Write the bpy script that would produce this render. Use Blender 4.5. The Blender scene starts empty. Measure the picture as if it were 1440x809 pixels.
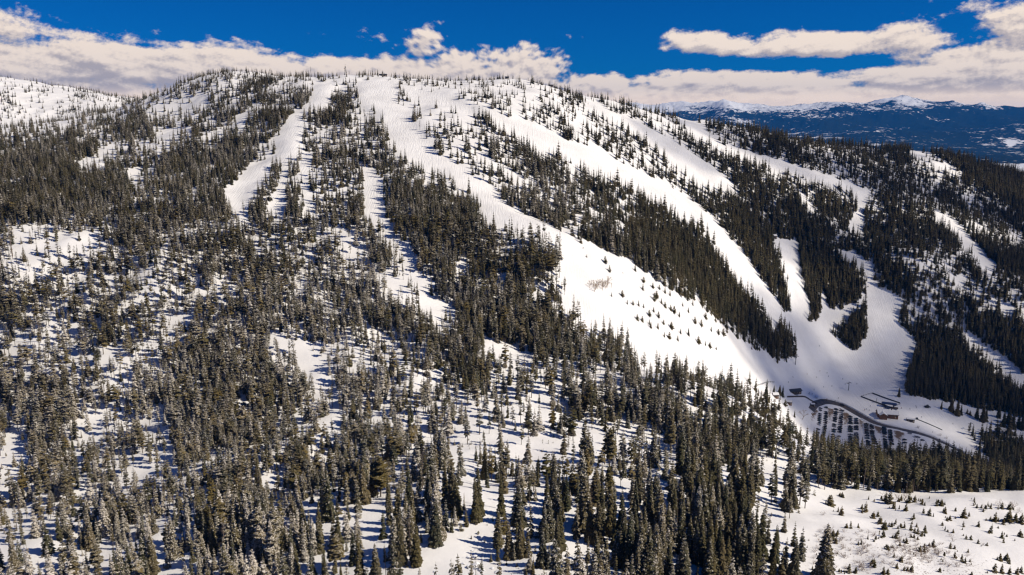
import bpy, math, random
import numpy as np
from mathutils import Vector
R = math.radians
C = bpy.context.scene.collection
scene = bpy.context.scene
rs = np.random.RandomState(11)
random.seed(5)

# ------------------------------------------------------------------ camera model
F, PITCH = 1109.0, R(11.7)
CP, SP = math.cos(PITCH), math.sin(PITCH)
def ray(u, v):
    a, b = (u - 720.0) / F, (404.5 - v) / F
    return np.array([a, CP + b * SP, -SP + b * CP])
def at_depth(u, v, y):
    r = ray(u, v)
    return r * (y / r[1])
def project(x, y, z):
    d = y * CP - z * SP
    up = y * SP + z * CP
    d = np.maximum(d, 1.0)
    return 720 + F * x / d, 404.5 - F * up / d, d

# ------------------------------------------------------------------ noise
_perm = rs.rand(256, 256)
def vnoise(x, y):
    xi, yi = np.floor(x).astype(int), np.floor(y).astype(int)
    fx, fy = x - xi, y - yi
    fx, fy = fx * fx * (3 - 2 * fx), fy * fy * (3 - 2 * fy)
    g = lambda i, j: _perm[(xi + i) & 255, (yi + j) & 255]
    return (g(0, 0) * (1 - fx) + g(1, 0) * fx) * (1 - fy) + (g(0, 1) * (1 - fx) + g(1, 1) * fx) * fy
def fbm(x, y, o=4):
    s, a, t = 0, 1.0, 0
    for i in range(o):
        s = s + a * vnoise(x * 2 ** i + 17.3 * i, y * 2 ** i + 9.1 * i)
        t += a; a *= .5
    return s / t
def ridged(x, y, o=4):
    s, a, t = 0, 1.0, 0
    for i in range(o):
        s = s + a * (1 - np.abs(2 * vnoise(x * 2 ** i + 5.3 * i, y * 2 ** i + 3.7 * i) - 1))
        t += a; a *= .5
    return s / t

# ------------------------------------------------------------------ terrain: measured points, thin plate spline
PTS = [(0,809,300),(240,809,285),(480,809,275),(720,809,265),(960,809,275),(1140,809,285),(1300,809,290),(1440,809,300),
(0,720,350),(240,720,340),(480,720,318),(720,720,318),(960,720,330),(1140,720,345),(1300,720,365),(1440,720,375),
(1180,685,400),(1300,688,412),(1440,690,420),
(0,640,415),(240,640,405),(480,640,395),(720,640,400),(960,640,420),(1080,640,450),
(0,560,475),(240,560,470),(480,560,465),(720,560,475),(900,560,500),(1040,570,560),
(0,480,540),(240,480,535),(480,480,540),(720,490,545),(860,500,590),
(0,400,610),(240,400,605),(480,400,620),(680,400,635),
(0,330,680),(240,330,690),(480,330,700),(640,330,710),(760,340,700),
(840,380,700),(940,440,715),(1000,490,740),(1060,525,790),(1110,540,850),(940,380,770),(880,340,770),
(1118,500,900),(1090,440,930),(1040,390,950),(1000,340,960),
(0,260,800),(200,260,830),(400,260,800),(560,260,800),(700,280,800),(820,270,900),(900,300,930),
(0,200,1000),(200,200,980),(400,200,910),(560,200,910),(700,210,920),(800,210,1000),(880,240,1030),(960,270,1080),
(250,150,1130),(400,150,1040),(560,150,1040),(700,150,1060),(800,165,1110),(880,185,1150),
(290,107,1200),(370,108,1190),(440,110,1160),(500,112,1150),(560,114,1150),(650,120,1160),(740,125,1180),(820,137,1220),
(0,110,1750),(60,120,1750),(120,130,1700),(60,172,1450),(150,165,1400),(0,186,1080),(100,182,1150),(180,152,1330),(225,135,1320),
(890,150,1300),(960,168,1380),(1060,184,1420),(1150,200,1470),(1250,220,1500),(1310,219,1530),(1370,232,1560),(1440,248,1620),
(1060,220,1280),(1160,248,1260),(1220,268,1270),(1300,262,1400),(1440,300,1420),(1210,320,1200),(1100,290,1150),
(1320,305,1250),(1400,385,1120),(1440,420,1060),(1300,375,1080),(1200,370,1090),(1120,345,1100),(1120,400,1010),
(1210,410,1050),(1230,450,1010),(1180,480,980),(1180,520,930),(1180,545,895),(1290,490,990),(1350,470,1020),(1440,540,940),
(1280,550,890),(1330,580,860),(1440,600,850),(1350,630,790),(1440,650,790),
(1160,575,848),(1160,615,784),(1250,605,800),(1250,630,765),(1210,560,872)]
W = [at_depth(*p) for p in PTS]
W += [np.array(p, float) for p in [(-300,1500,0),(0,1500,0),(200,1560,-30),(500,1720,-90),(800,1900,-190),(1150,1950,-290),(1500,1850,-340),
 (-1700,2400,-300),(-800,2400,-200),(0,2400,-300),(900,2400,-400),(1800,2400,-450),(-1150,2050,60),(-1600,1700,40),
 (-1600,1000,-40),(-1500,500,-140),(1700,600,-420),(1700,1000,-390),(1700,1400,-350),(900,300,-290),(600,0,-220),
 (0,0,-205),(-600,0,-210),(-1600,-300,-220),(1700,-300,-380),(0,-300,-215),
 (285,520,-258),(380,540,-275),(200,590,-262),(300,660,-306),(400,640,-312),(1100,800,-360),(900,700,-350)]]
W = np.array(W)
def tps_fit(P, lam):
    xy = P[:, :2] / 1000.0
    n = len(P)
    d = np.linalg.norm(xy[:, None] - xy[None], axis=2)
    K = np.where(d > 0, d * d * np.log(np.maximum(d, 1e-9)), 0) + lam * np.eye(n)
    A = np.zeros((n + 3, n + 3)); A[:n, :n] = K
    A[:n, n] = 1; A[:n, n + 1:] = xy; A[n, :n] = 1; A[n + 1:, :n] = xy.T
    b = np.concatenate([P[:, 2], [0, 0, 0]])
    return xy, np.linalg.solve(A, b)
TXY, TW = tps_fit(W, 2e-4)
def tps(x, y):
    x, y = np.asarray(x, float) / 1000, np.asarray(y, float) / 1000
    n = len(TXY)
    out = TW[n] + TW[n + 1] * x + TW[n + 2] * y
    for i in range(n):
        d2 = (x - TXY[i, 0]) ** 2 + (y - TXY[i, 1]) ** 2
        out = out + TW[i] * .5 * d2 * np.log(np.maximum(d2, 1e-12))
    return out

GX0, GX1, GY0, GY1, GS = -1750, 1800, -320, 2420, 5.0
gx = np.arange(GX0, GX1 + .1, GS); gy = np.arange(GY0, GY1 + .1, GS)
X, Y = np.meshgrid(gx, gy)
Z = tps(X, Y)

# ------------------------------------------------------------------ what covers the ground, as read off the photograph
ROWS = {   # coverage by trees, tenths, every 40 px from u=20 (36 columns), rows centred on v=20+40r
 2:"111233544422322112222233333333333333",
 3:"111223577654432222222344688888888888",
 4:"222688899645563234443444677888888888",
 5:"999998999656787423565544656667777777",
 6:"999999999666888877777776667776788888",
 7:"999999999866899998884898877788887888",
 8:"564688877888788888998888888888888888",
 9:"433456777888888888888888888888888889",
10:"666556667888888888888888888888888888",
11:"555666667888777799999988888888888888",
12:"445667777766666688888888888888888999",
13:"577767777776666677776667888888888999",
14:"677777777776655555556667899888888888",
15:"788878888776555444455577899888888888",
16:"678877787788655443344445788899999999",
17:"777777778888888777777877888800000000",
18:"667777888888777634477888999900000000",
19:"556667788888765322347888999900000000",
20:"556667788888765322347888999900000000"}
base = np.zeros((21, 36))
for r in range(21):
    base[r] = [int(c) / 10 for c in ROWS[max(2, r)]]
RW, RH = 720, 405
uu, vv = np.meshgrid((np.arange(RW) + .5) * 2, (np.arange(RH) + .5) * 2)
ci, ri = np.clip((uu - 20) / 40, 0, 34.999), np.clip((vv - 20) / 40, 0, 19.999)
c0, r0 = ci.astype(int), ri.astype(int); fc, fr = ci - c0, ri - r0
COV = (base[r0, c0] * (1 - fc) + base[r0, c0 + 1] * fc) * (1 - fr) + (base[r0 + 1, c0] * (1 - fc) + base[r0 + 1, c0 + 1] * fc) * fr
WOB = (fbm(uu / 26, vv / 18, 3) - .5) * 14
WOB2 = (fbm(uu / 26 + 50, vv / 18 + 9, 3) - .5) * 10
def inside(poly, wob=1.0):
    x, y = uu + WOB * wob, vv + WOB2 * wob
    m = np.zeros(x.shape, bool)
    n = len(poly)
    for i in range(n):
        (x1, y1), (x2, y2) = poly[i], poly[(i + 1) % n]
        if y1 == y2: continue
        m ^= ((y1 > y) != (y2 > y)) & (x < (x2 - x1) * (y - y1) / (y2 - y1) + x1)
    return m
GROOM = np.zeros((RH, RW))
def paint(poly, c, wob=1.0, groom=0):
    m = inside(poly, wob)
    COV[m] = c
    if groom is not None: GROOM[m] = groom
# --- openings between the trees (as visible snow) and denser stands, in painting order
SOFT = [
 ([(0,106),(60,112),(115,128),(120,140),(60,176),(0,182)], .06),
 ([(120,125),(170,124),(160,150),(90,172),(60,176)], .22),
 ([(225,145),(285,125),(290,150),(240,158)], .18),
 ([(20,322),(70,318),(140,338),(155,362),(110,374),(40,372),(0,350)], .22),
 ([(100,222),(145,222),(150,236),(110,240)], .2), ([(178,235),(205,245),(205,265),(185,258)], .3),
 ([(80,185),(130,185),(190,205),(165,215),(95,200)], .6),
 ([(215,178),(270,180),(270,192),(220,195)], .22), ([(278,190),(310,186),(310,198),(280,200)], .25), ([(190,195),(222,202),(220,214),(192,212)], .25),
 ([(0,470),(50,480),(70,500),(45,530),(0,525)], .2), ([(60,455),(85,470),(90,495),(65,490)], .3),
 ([(108,580),(148,575),(150,600),(135,625),(112,612)], .1), ([(14,598),(34,604),(34,640),(16,700),(0,712),(0,690)], .12),
 ([(190,640),(240,625),(245,665),(210,672),(175,700),(168,680)], .15),
 ([(205,592),(240,590),(235,660),(206,662)], .3), ([(165,690),(205,690),(205,702),(160,702)], .3),
 ([(330,560),(352,566),(352,585),(338,580)], .1),
 ([(370,672),(402,662),(400,688),(378,690)], .1), ([(435,610),(480,600),(480,650),(435,660)], .35),
 ([(138,756),(165,758),(160,809),(140,809)], .2), ([(215,780),(260,765),(262,809),(210,809)], .25), ([(0,760),(30,770),(60,790),(50,809),(0,809)], .25),
 ([(250,400),(320,395),(315,430),(255,440)], .45), ([(170,410),(220,420),(210,445),(165,440)], .4),
 ([(500,470),(620,470),(640,540),(560,560),(490,540)], .5),
 ([(690,575),(790,565),(800,590),(700,600)], .3), ([(640,622),(800,622),(850,640),(700,668),(640,664)], .12),
 ([(790,600),(920,600),(960,630),(830,660),(790,640)], .22), ([(690,610),(760,600),(780,622),(690,628)], .25),
 ([(875,670),(960,672),(962,700),(880,704)], .12), ([(820,685),(910,690),(910,702),(822,700)], .1),
 ([(940,575),(1010,570),(1010,600),(940,600)], .4),
 ([(640,690),(700,690),(720,720),(690,760),(712,809),(560,809),(600,790),(640,760),(690,740),(680,715),(640,712)], .14),
 ([(1015,668),(1050,662),(1060,674),(1030,688),(1018,690)], .05), ([(1065,690),(1100,690),(1098,742),(1072,742)], .25),
 ([(1020,648),(1140,650),(1140,663),(1060,668)], .5), ([(1135,665),(1150,660),(1150,690),(1135,690)], .3),
]
for p, c in SOFT: paint(p, c, 1.2)
SOFT2 = [([(700,330),(740,325),(775,350),(750,378),(700,362)], .62), ([(640,355),(700,360),(722,402),(660,402)], .66), ([(745,412),(792,380),(792,402),(765,424)], .35), ([(590,330),(640,340),(640,360),(600,352)], .7), ([(480,340),(560,350),(570,372),(500,368)], .72), ([(560,440),(640,450),(660,470),(570,470)], .6), ([(600,395),(680,400),(690,425),(620,424)], .7), ([(940,270),(1000,300),(1010,330),(960,300)], .6), ([(860,262),(900,280),(900,296),(860,285)], .6)]
for p, c in SOFT2: paint(p, c, 1.2)
RUNS = [
 [(445,116),(472,116),(462,150),(432,172),(430,200),(418,228),(402,262),(400,305),(384,308),(368,278),(385,235),(392,214),(394,190),(404,166),(433,146)],
 [(392,212),(372,226),(352,230),(328,262),(316,272),(330,300),(356,306),(350,280),(362,262),(378,248),(395,230)],
 [(334,162),(352,158),(345,182),(334,190)],
 [(420,222),(438,200),(440,230),(432,262),(446,305),(434,308),(424,265)],
 [(503,114),(560,114),(560,146),(578,167),(592,188),(615,216),(650,236),(690,262),(715,290),(765,312),(790,326),(820,338),(790,345),(755,330),(712,318),(690,312),(668,280),(630,245),(585,232),(553,207),(541,190),(536,157),(503,140)],
 [(512,232),(526,236),(540,262),(541,300),(552,330),(546,340),(528,318),(514,290),(508,262)],
 [(690,160),(740,172),(770,180),(800,200),(850,212),(890,240),(940,262),(985,290),(1025,330),(1030,345),(1010,350),(985,318),(950,300),(905,272),(860,252),(820,238),(790,222),(740,205),(700,182)],
 [(672,210),(690,222),(716,238),(745,256),(740,262),(712,248),(684,230),(668,216)],
 [(560,120),(610,130),(670,158),(660,166),(610,150),(575,140)],
 [(980,310),(1020,328),(1045,352),(1068,388),(1095,430),(1112,450),(1085,446),(1060,412),(1040,394),(1010,352),(990,325)],
 [(830,140),(866,160),(900,172),(940,196),(975,216),(1000,232),(1036,262),(1024,272),(985,262),(960,245),(945,228),(905,200),(866,172),(832,156)],
 [(690,122),(745,126),(760,140),(700,142)],
 [(945,160),(985,175),(1018,205),(1060,214),(1110,228),(1160,246),(1215,264),(1210,272),(1150,258),(1100,242),(1050,224),(1010,212),(965,185)],
 [(1200,268),(1226,266),(1216,290),(1214,322),(1196,326),(1194,312),(1206,292)],
 [(1122,272),(1138,280),(1150,300),(1140,300)],
 [(1310,298),(1332,303),(1358,325),(1380,350),(1402,376),(1402,388),(1386,384),(1360,350),(1345,328),(1322,310)],
 [(1085,333),(1122,340),(1128,368),(1138,404),(1150,440),(1140,460),(1110,452),(1114,425),(1110,400),(1100,365)],
 [(1172,350),(1200,354),(1230,374),(1228,395),(1262,416),(1270,430),(1258,450),(1265,470),(1290,480),(1240,500),(1180,500),(1215,440),(1226,410),(1216,388),(1200,370)],
 [(1355,466),(1375,478),(1410,500),(1440,522),(1440,540),(1400,515),(1370,492)],
]
for p in RUNS: paint(p, 0, .35, 1)
paint([(394,222),(399,238),(390,262),(376,290),(370,316),(350,316),(349,290),(360,266),(376,244)], .9, .3)
paint([(428,165),(442,158),(448,200),(436,222),(424,205)], .4, .6)
paint([(406,228),(416,226),(420,300),(404,304),(404,262)], .9, .3)
paint([(1250,357),(1290,364),(1330,376),(1372,396),(1400,415),(1440,440),(1440,455),(1395,432),(1350,405),(1310,385),(1255,368)], .25, .6)
paint([(1240,196),(1440,200),(1440,300),(1380,262),(1330,225),(1290,213),(1240,214)], .97, .5)
paint([(1275,212),(1300,211),(1322,222),(1345,240),(1360,252),(1330,244),(1290,226)], .12, .5)
for p in ([(480,325),(495,338),(520,358),(516,366),(490,352),(478,342)], [(535,380),(555,388),(592,412),(640,434),(638,446),(600,438),(560,415),(538,398)],
          [(680,470),(700,480),(748,500),(750,512),(720,506),(684,486)], [(570,380),(613,394),(613,404),(575,396)], [(640,367),(662,372),(660,382),(642,378)],
          [(697,383),(712,390),(710,404),(698,396)], [(545,330),(572,345),(590,372),(580,378),(556,352)],
          [(380,470),(412,480),(434,488),(454,515),(466,545),(476,580),(470,602),(455,590),(447,560),(440,540),(422,505),(405,490),(382,482)]):
    paint([(x, y + 20) for x, y in p], .3, .6); paint([(x, y + 9) for x, y in p], .12, .6); paint(p, .02, .5)
TRACK = [(380,470),(412,480),(434,488),(454,515),(466,545),(476,580),(470,602),(455,590),(447,560),(440,540),(422,505),(405,490),(382,482)]
paint([(395,480),(440,505),(446,545),(452,580),(440,590),(425,540)], .8, .6); paint([(x, y + 9) for x, y in TRACK], .1, .3); paint(TRACK, 0, .3); paint([(444,512),(458,518),(472,548),(482,584),(482,634),(458,628),(450,580)], .04, .3)
CLEAR = [(762,332),(800,336),(845,350),(880,362),(910,385),(960,418),(1005,450),(1055,490),(1105,512),(1090,540),(1040,535),(1000,532),(960,522),(900,512),(885,495),(860,470),(845,467),(797,443),(783,437),(800,410),(782,384),(800,352),(778,345)]
paint(CLEAR, 0, .3, .6)
BASIN = [(1040,528),(1075,510),(1104,511),(1120,500),(1119,470),(1108,447),(1140,440),(1190,430),(1215,425),(1222,400),(1262,418),(1262,450),(1290,480),(1296,492),(1275,522),(1272,548),(1290,562),(1340,560),(1440,575),(1440,630),(1330,640),(1140,640),(1138,628),(1122,600),(1100,572),(1080,552),(1060,540)]
paint(BASIN, 0, 0, 1)
ISL = [[(1166,446),(1180,434),(1212,424),(1220,440),(1220,465),(1206,496),(1190,486),(1168,468)],
       [(1030,335),(1086,335),(1098,372),(1106,405),(1113,430),(1107,442),(1095,425),(1070,388),(1048,354)],
       [(1124,345),(1162,352),(1180,368),(1198,372),(1214,395),(1214,412),(1170,430),(1152,438),(1148,452),(1137,452),(1140,430),(1130,400),(1126,365)]]
for p in ISL: paint(p, .97, .25)
paint([(1158,447),(1178,436),(1205,423),(1224,411),(1228,427),(1200,440),(1176,455),(1164,464)], 0, 0, 1)
paint([(1156,405),(1163,420),(1168,440),(1158,445),(1154,425)], 0, 0, 1)
paint([(985,335),(1010,356),(1040,398),(1060,418),(1085,450),(1112,470),(1118,503),(1100,505),(1055,478),(1005,440),(960,402),(915,372),(880,350),(870,335),(900,300),(950,305)], .96, .3)
paint([(1296,440),(1360,480),(1400,520),(1440,545),(1440,590),(1410,580),(1350,568),(1300,560),(1274,545),(1278,525)], .95, .4)
paint([(700,128),(800,128),(830,140),(840,152),(760,150),(700,142)], .3, 1)
paint([(1138,610),(1440,610),(1440,690),(1300,694),(1150,688)], .95, .3)
paint([(1148,692),(1300,697),(1440,693),(1440,809),(1150,809)], 0, .3)
def samp(M, u, v):
    return M[np.clip((v / 2).astype(int), 0, RH - 1), np.clip((u / 2).astype(int), 0, RW - 1)]

# relief noise, calm on groomed snow
PU, PV, PD = project(X, Y, Z)
INF = (PU > -60) & (PU < 1500) & (PV > 60) & (PV < 860) & (Y > 100)
calm = np.where(INF, samp(GROOM, PU, PV), 0)
for _ in range(3):
    calm = (calm + np.roll(calm, 1, 0) + np.roll(calm, -1, 0) + np.roll(calm, 1, 1) + np.roll(calm, -1, 1)) / 5
amp = np.clip(np.abs(Y) / 400, .35, 1)
rough = 1 - .8 * calm
flatlot = np.exp(-(((X - 370) / 130) ** 2 + ((Y - 815) / 75) ** 2) ** 2)
rough = rough * (1 - flatlot)
Z = Z + rough * ((fbm(X / 130, Y / 130, 4) - .5) * 20 * amp + (ridged(X / 45 + 3, Y / 60, 3) - .6) * 5.0 + (fbm(X / 14, Y / 14, 2) - .5) * 1.6)
# border runs down under the far land
edge = np.minimum.reduce([X - GX0, GX1 - X, GY1 - Y, np.maximum(Y - GY0, 0) * 1.0])
Z = np.where(edge < 150, Z * (edge / 150) + (1 - edge / 150) * -520, Z)
def height(x, y):
    x, y = np.asarray(x, float), np.asarray(y, float)
    i = np.clip((x - GX0) / GS, 0, len(gx) - 1.001); j = np.clip((y - GY0) / GS, 0, len(gy) - 1.001)
    a, b = i.astype(int), j.astype(int); f, g = i - a, j - b
    q00, q10, q01, q11 = Z[b, a], Z[b, a + 1], Z[b + 1, a], Z[b + 1, a + 1]
    # same split as the mesh quads (diagonal 00-11)
    return np.where(f >= g, q00 + (q10 - q00) * f + (q11 - q10) * g, q00 + (q11 - q01) * f + (q01 - q00) * g)
def ground(u, v, ymin=150):
    """the point of the terrain that the photograph shows at pixel u, v"""
    r = ray(u, v)
    t = np.arange(ymin, 2300, 1.5) / r[1]
    P = r[None] * t[:, None]
    hit = np.nonzero(P[:, 2] < height(P[:, 0], P[:, 1]))[0]
    if len(hit) == 0: return None
    a = P[hit[0]]
    return Vector((a[0], a[1], float(height(a[0], a[1]))))
def px_m(p):
    return (p[1] * CP - p[2] * SP) / F          # metres in one photograph pixel at p

# ------------------------------------------------------------------ materials
def nodes(name):
    m = bpy.data.materials.new(name); m.use_nodes = True
    nt = m.node_tree
    return m, nt, nt.nodes['Principled BSDF']
def N(nt, kind, **kw):
    n = nt.nodes.new(kind)
    for k, v in kw.items():
        if k in n.inputs: n.inputs[k].default_value = v
        else: setattr(n, k, v)
    return n
def mixc(nt, fac, a, b):
    n = N(nt, 'ShaderNodeMix', data_type='RGBA')
    for s, val in ((0, fac), (6, a), (7, b)):
        if hasattr(val, 'is_linked'): nt.links.new(val, n.inputs[s])
        else: n.inputs[s].default_value = val if s == 0 else (*val, 1)
    return n.outputs[2]
def mth(nt, op, a, b=0.0, c=0.0):
    n = N(nt, 'ShaderNodeMath', operation=op)
    for i, val in enumerate((a, b, c)):
        if hasattr(val, 'is_linked'): nt.links.new(val, n.inputs[i])
        else: n.inputs[i].default_value = val
    return n.outputs[0]
def sstep(nt, x, lo, hi):
    n = N(nt, 'ShaderNodeMapRange', interpolation_type='SMOOTHSTEP')
    nt.links.new(x, n.inputs[0])
    for i, val in ((1, lo), (2, hi)):
        if hasattr(val, 'is_linked'): nt.links.new(val, n.inputs[i])
        else: n.inputs[i].default_value = val
    return n.outputs[0]
def noise(nt, vec, scale, detail=3, rough=.55):
    n = N(nt, 'ShaderNodeTexNoise', Scale=scale, Detail=detail, Roughness=rough)
    if vec is not None: nt.links.new(vec, n.inputs['Vector'])
    return n.outputs['Fac']
def simple(name, col, rough=.7, var=.25, scale=3.0, metal=0.0):
    m, nt, b = nodes(name)
    tc = N(nt, 'ShaderNodeTexCoord')
    f = noise(nt, tc.outputs['Object'], scale, 4)
    c = mixc(nt, f, tuple(x * (1 - var) for x in col), tuple(min(1, x * (1 + var)) for x in col))
    nt.links.new(c, b.inputs['Base Color'])
    b.inputs['Roughness'].default_value = rough; b.inputs['Metallic'].default_value = metal
    return m
M = {}
SNOW = (.84, .85, .87)
def snow_mat():
    m, nt, b = nodes('snow')
    geo = N(nt, 'ShaderNodeNewGeometry')
    P = geo.outputs['Position']
    n1 = noise(nt, P, .035, 5); n2 = noise(nt, P, .35, 4, .6)
    base = mixc(nt, sstep(nt, n1, .3, .7), (.78, .77, .76), (.90, .89, .875))
    # twigs, litter and brush showing through, off the groomed runs
    at = N(nt, 'ShaderNodeAttribute', attribute_name='brush')
    spk = noise(nt, P, .8, 5, .7)
    thr = mth(nt, 'SUBTRACT', .78, mth(nt, 'MULTIPLY', at.outputs['Fac'], .22))
    lit = sstep(nt, spk, thr, mth(nt, 'ADD', thr, .07))
    col = mixc(nt, mth(nt, 'MULTIPLY', lit, .8), base, (.13, .09, .065))
    nt.links.new(col, b.inputs['Base Color'])
    b.inputs['Roughness'].default_value = .6
    b.inputs['Specular IOR Level'].default_value = .25
    bm1 = N(nt, 'ShaderNodeBump', Strength=.3, Distance=.7); nt.links.new(n2, bm1.inputs['Height'])
    # corduroy and tracks along the fall line on groomed snow
    gr = N(nt, 'ShaderNodeAttribute', attribute_name='groom')
    mp = N(nt, 'ShaderNodeMapping'); nt.links.new(P, mp.inputs['Vector']); mp.inputs['Scale'].default_value = (.9, .06, .06); mp.inputs['Rotation'].default_value = (0, 0, .35)
    tr = noise(nt, mp.outputs[0], 1.0, 3)
    bm2 = N(nt, 'ShaderNodeBump', Distance=1.0); nt.links.new(tr, bm2.inputs['Height'])
    nt.links.new(mth(nt, 'MULTIPLY', gr.outputs['Fac'], .7), bm2.inputs['Strength'])
    nt.links.new(bm1.outputs[0], bm2.inputs['Normal'])
    nt.links.new(bm2.outputs[0], b.inputs['Normal'])
    return m
M['snow'] = snow_mat()

def needles(name, dark, light, snow_amt):
    m, nt, b = nodes(name)
    tc = N(nt, 'ShaderNodeTexCoord'); oi = N(nt, 'ShaderNodeObjectInfo'); geo = N(nt, 'ShaderNodeNewGeometry')
    n1 = noise(nt, tc.outputs['Object'], 26, 3)
    c = mixc(nt, oi.outputs['Random'], dark, light)
    c = mixc(nt, mth(nt, 'MULTIPLY', sstep(nt, n1, .35, .75), .6), c, tuple(x * 1.6 for x in light))
    # snow lying on the upper sides of the boughs; how much varies from grove to grove and tree to tree
    sp = N(nt, 'ShaderNodeSeparateXYZ'); nt.links.new(geo.outputs['Normal'], sp.inputs[0])
    up = mth(nt, 'ABSOLUTE', sp.outputs['Z'])
    va = N(nt, 'ShaderNodeVectorMath', operation='ADD'); nt.links.new(tc.outputs['Object'], va.inputs[0])
    cb = N(nt, 'ShaderNodeCombineXYZ')
    nt.links.new(mth(nt, 'MULTIPLY', oi.outputs['Random'], 37.0), cb.inputs[0]); nt.links.new(cb.outputs[0], va.inputs[1])
    n2 = noise(nt, va.outputs[0], 42, 3, .65)
    n3 = noise(nt, oi.outputs['Location'], .012, 2)
    amt = mth(nt, 'ADD', mth(nt, 'MULTIPLY', mth(nt, 'SUBTRACT', n3, .5), .35), snow_amt)
    lx_ = N(nt, 'ShaderNodeSeparateXYZ'); nt.links.new(oi.outputs['Location'], lx_.inputs[0])
    amt = mth(nt, 'SUBTRACT', amt, mth(nt, 'MULTIPLY', sstep(nt, mth(nt, 'MULTIPLY_ADD', lx_.outputs[1], .25, lx_.outputs[0]), 235, 430), .30))
    amt = mth(nt, 'ADD', amt, mth(nt, 'MULTIPLY', mth(nt, 'MULTIPLY', sstep(nt, lx_.outputs[0], 60, -120), sstep(nt, lx_.outputs[1], 760, 560)), .08))
    r2 = mth(nt, 'FRACT', mth(nt, 'MULTIPLY', oi.outputs['Random'], 91.7))
    amt = mth(nt, 'ADD', amt, mth(nt, 'MULTIPLY', mth(nt, 'SUBTRACT', r2, .5), .22))
    s = mth(nt, 'ADD', n2, mth(nt, 'MULTIPLY', mth(nt, 'SUBTRACT', up, .6), .25))
    thr = mth(nt, 'SUBTRACT', .8, mth(nt, 'MULTIPLY', amt, .55))
    f = sstep(nt, s, thr, mth(nt, 'ADD', thr, .09))
    col = mixc(nt, mth(nt, 'MULTIPLY', f, .8), c, (.80, .74, .67))
    nt.links.new(col, b.inputs['Base Color'])
    b.inputs['Roughness'].default_value = .75; b.inputs['Specular IOR Level'].default_value = .15
    return m
M['spruce'] = needles('spruce_needles', (.018, .026, .014), (.078, .062, .024), .27)
M['fir'] = needles('fir_needles', (.020, .026, .018), (.088, .068, .031), .38)
M['pine'] = needles('pine_needles', (.044, .044, .014), (.110, .080, .026), .24)
M['bark'] = simple('bark', (.09, .065, .05), .9, .4, 40)
M['dead'] = simple('dead_wood', (.17, .13, .105), .9, .35, 30)
M['twig'] = simple('bare_twigs', (.20, .125, .085), .9, .4, 20)
M['twig2'] = simple('pale_twigs', (.33, .235, .16), .9, .3, 20)

# ------------------------------------------------------------------ mesh helpers
def mesh(name, V, Fs, mats, idx=None, smooth=False):
    me = bpy.data.meshes.new(name)
    me.from_pydata([tuple(map(float, v)) for v in V], [], [tuple(f) for f in Fs])
    for m in mats: me.materials.append(m)
    if idx is not None: me.polygons.foreach_set('material_index', np.array(idx, dtype=np.int32))
    if smooth: me.polygons.foreach_set('use_smooth', np.ones(len(Fs), dtype=bool))
    me.update()
    return me
class MB:
    def __init__(s): s.V, s.F, s.I = [], [], []
    def add(s, V, Fs, mi=0):
        o = len(s.V); s.V += [tuple(v) for v in V]; s.F += [tuple(i + o for i in f) for f in Fs]; s.I += [mi] * len(Fs)
    def box(s, c, d, rz=0, mi=0, taper=1.0):
        x, y, z = d[0] / 2, d[1] / 2, d[2] / 2
        cr, sr = math.cos(rz), math.sin(rz)
        V = []
        for k, t in ((-z, 1), (z, taper)):
            for a, b in ((-x, -y), (x, -y), (x, y), (-x, y)):
                V.append((c[0] + (a * cr - b * sr) * t, c[1] + (a * sr + b * cr) * t, c[2] + k))
        s.add(V, [(3, 2, 1, 0), (4, 5, 6, 7), (0, 1, 5, 4), (1, 2, 6, 5), (2, 3, 7, 6), (3, 0, 4, 7)], mi)
    def tube(s, pts, rad, n=5, mi=0):
        rings = []
        rad = rad if isinstance(rad, (list, tuple)) else [rad] * len(pts)
        V = []
        for i, p in enumerate(pts):
            p = Vector(p)
            d = (Vector(pts[min(i + 1, len(pts) - 1)]) - Vector(pts[max(i - 1, 0)])).normalized()
            a = d.cross(Vector((0, 0, 1)) if abs(d.z) < .9 else Vector((1, 0, 0))).normalized(); b = d.cross(a)
            for k in range(n):
                t = 2 * math.pi * k / n
                V.append(p + (a * math.cos(t) + b * math.sin(t)) * rad[i])
        Fs = [(i * n + k, i * n + (k + 1) % n, (i + 1) * n + (k + 1) % n, (i + 1) * n + k) for i in range(len(pts) - 1) for k in range(n)]
        Fs += [tuple(range(n))[::-1], tuple((len(pts) - 1) * n + k for k in range(n))]
        s.add(V, Fs, mi)
    def mesh(s, name, mats, smooth=False): return mesh(name, s.V, s.F, mats, s.I, smooth)
def link(name, me, parent=None, loc=(0, 0, 0)):
    o = bpy.data.objects.new(name, me); C.objects.link(o); o.location = loc
    if parent: o.parent = parent
    return o
def tag(o, label, cat, group=None, kind=None):
    if label: o['label'] = label
    if cat: o['category'] = cat
    if group: o['group'] = group
    if kind: o['kind'] = kind
    return o
def thing(name, label, cat, loc, rz=0, group=None):
    o = bpy.data.objects.new(name, None); C.objects.link(o); o.empty_display_size = .5
    o.location = loc; o.rotation_euler = (0, 0, rz)
    return tag(o, label, cat, group)

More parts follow.
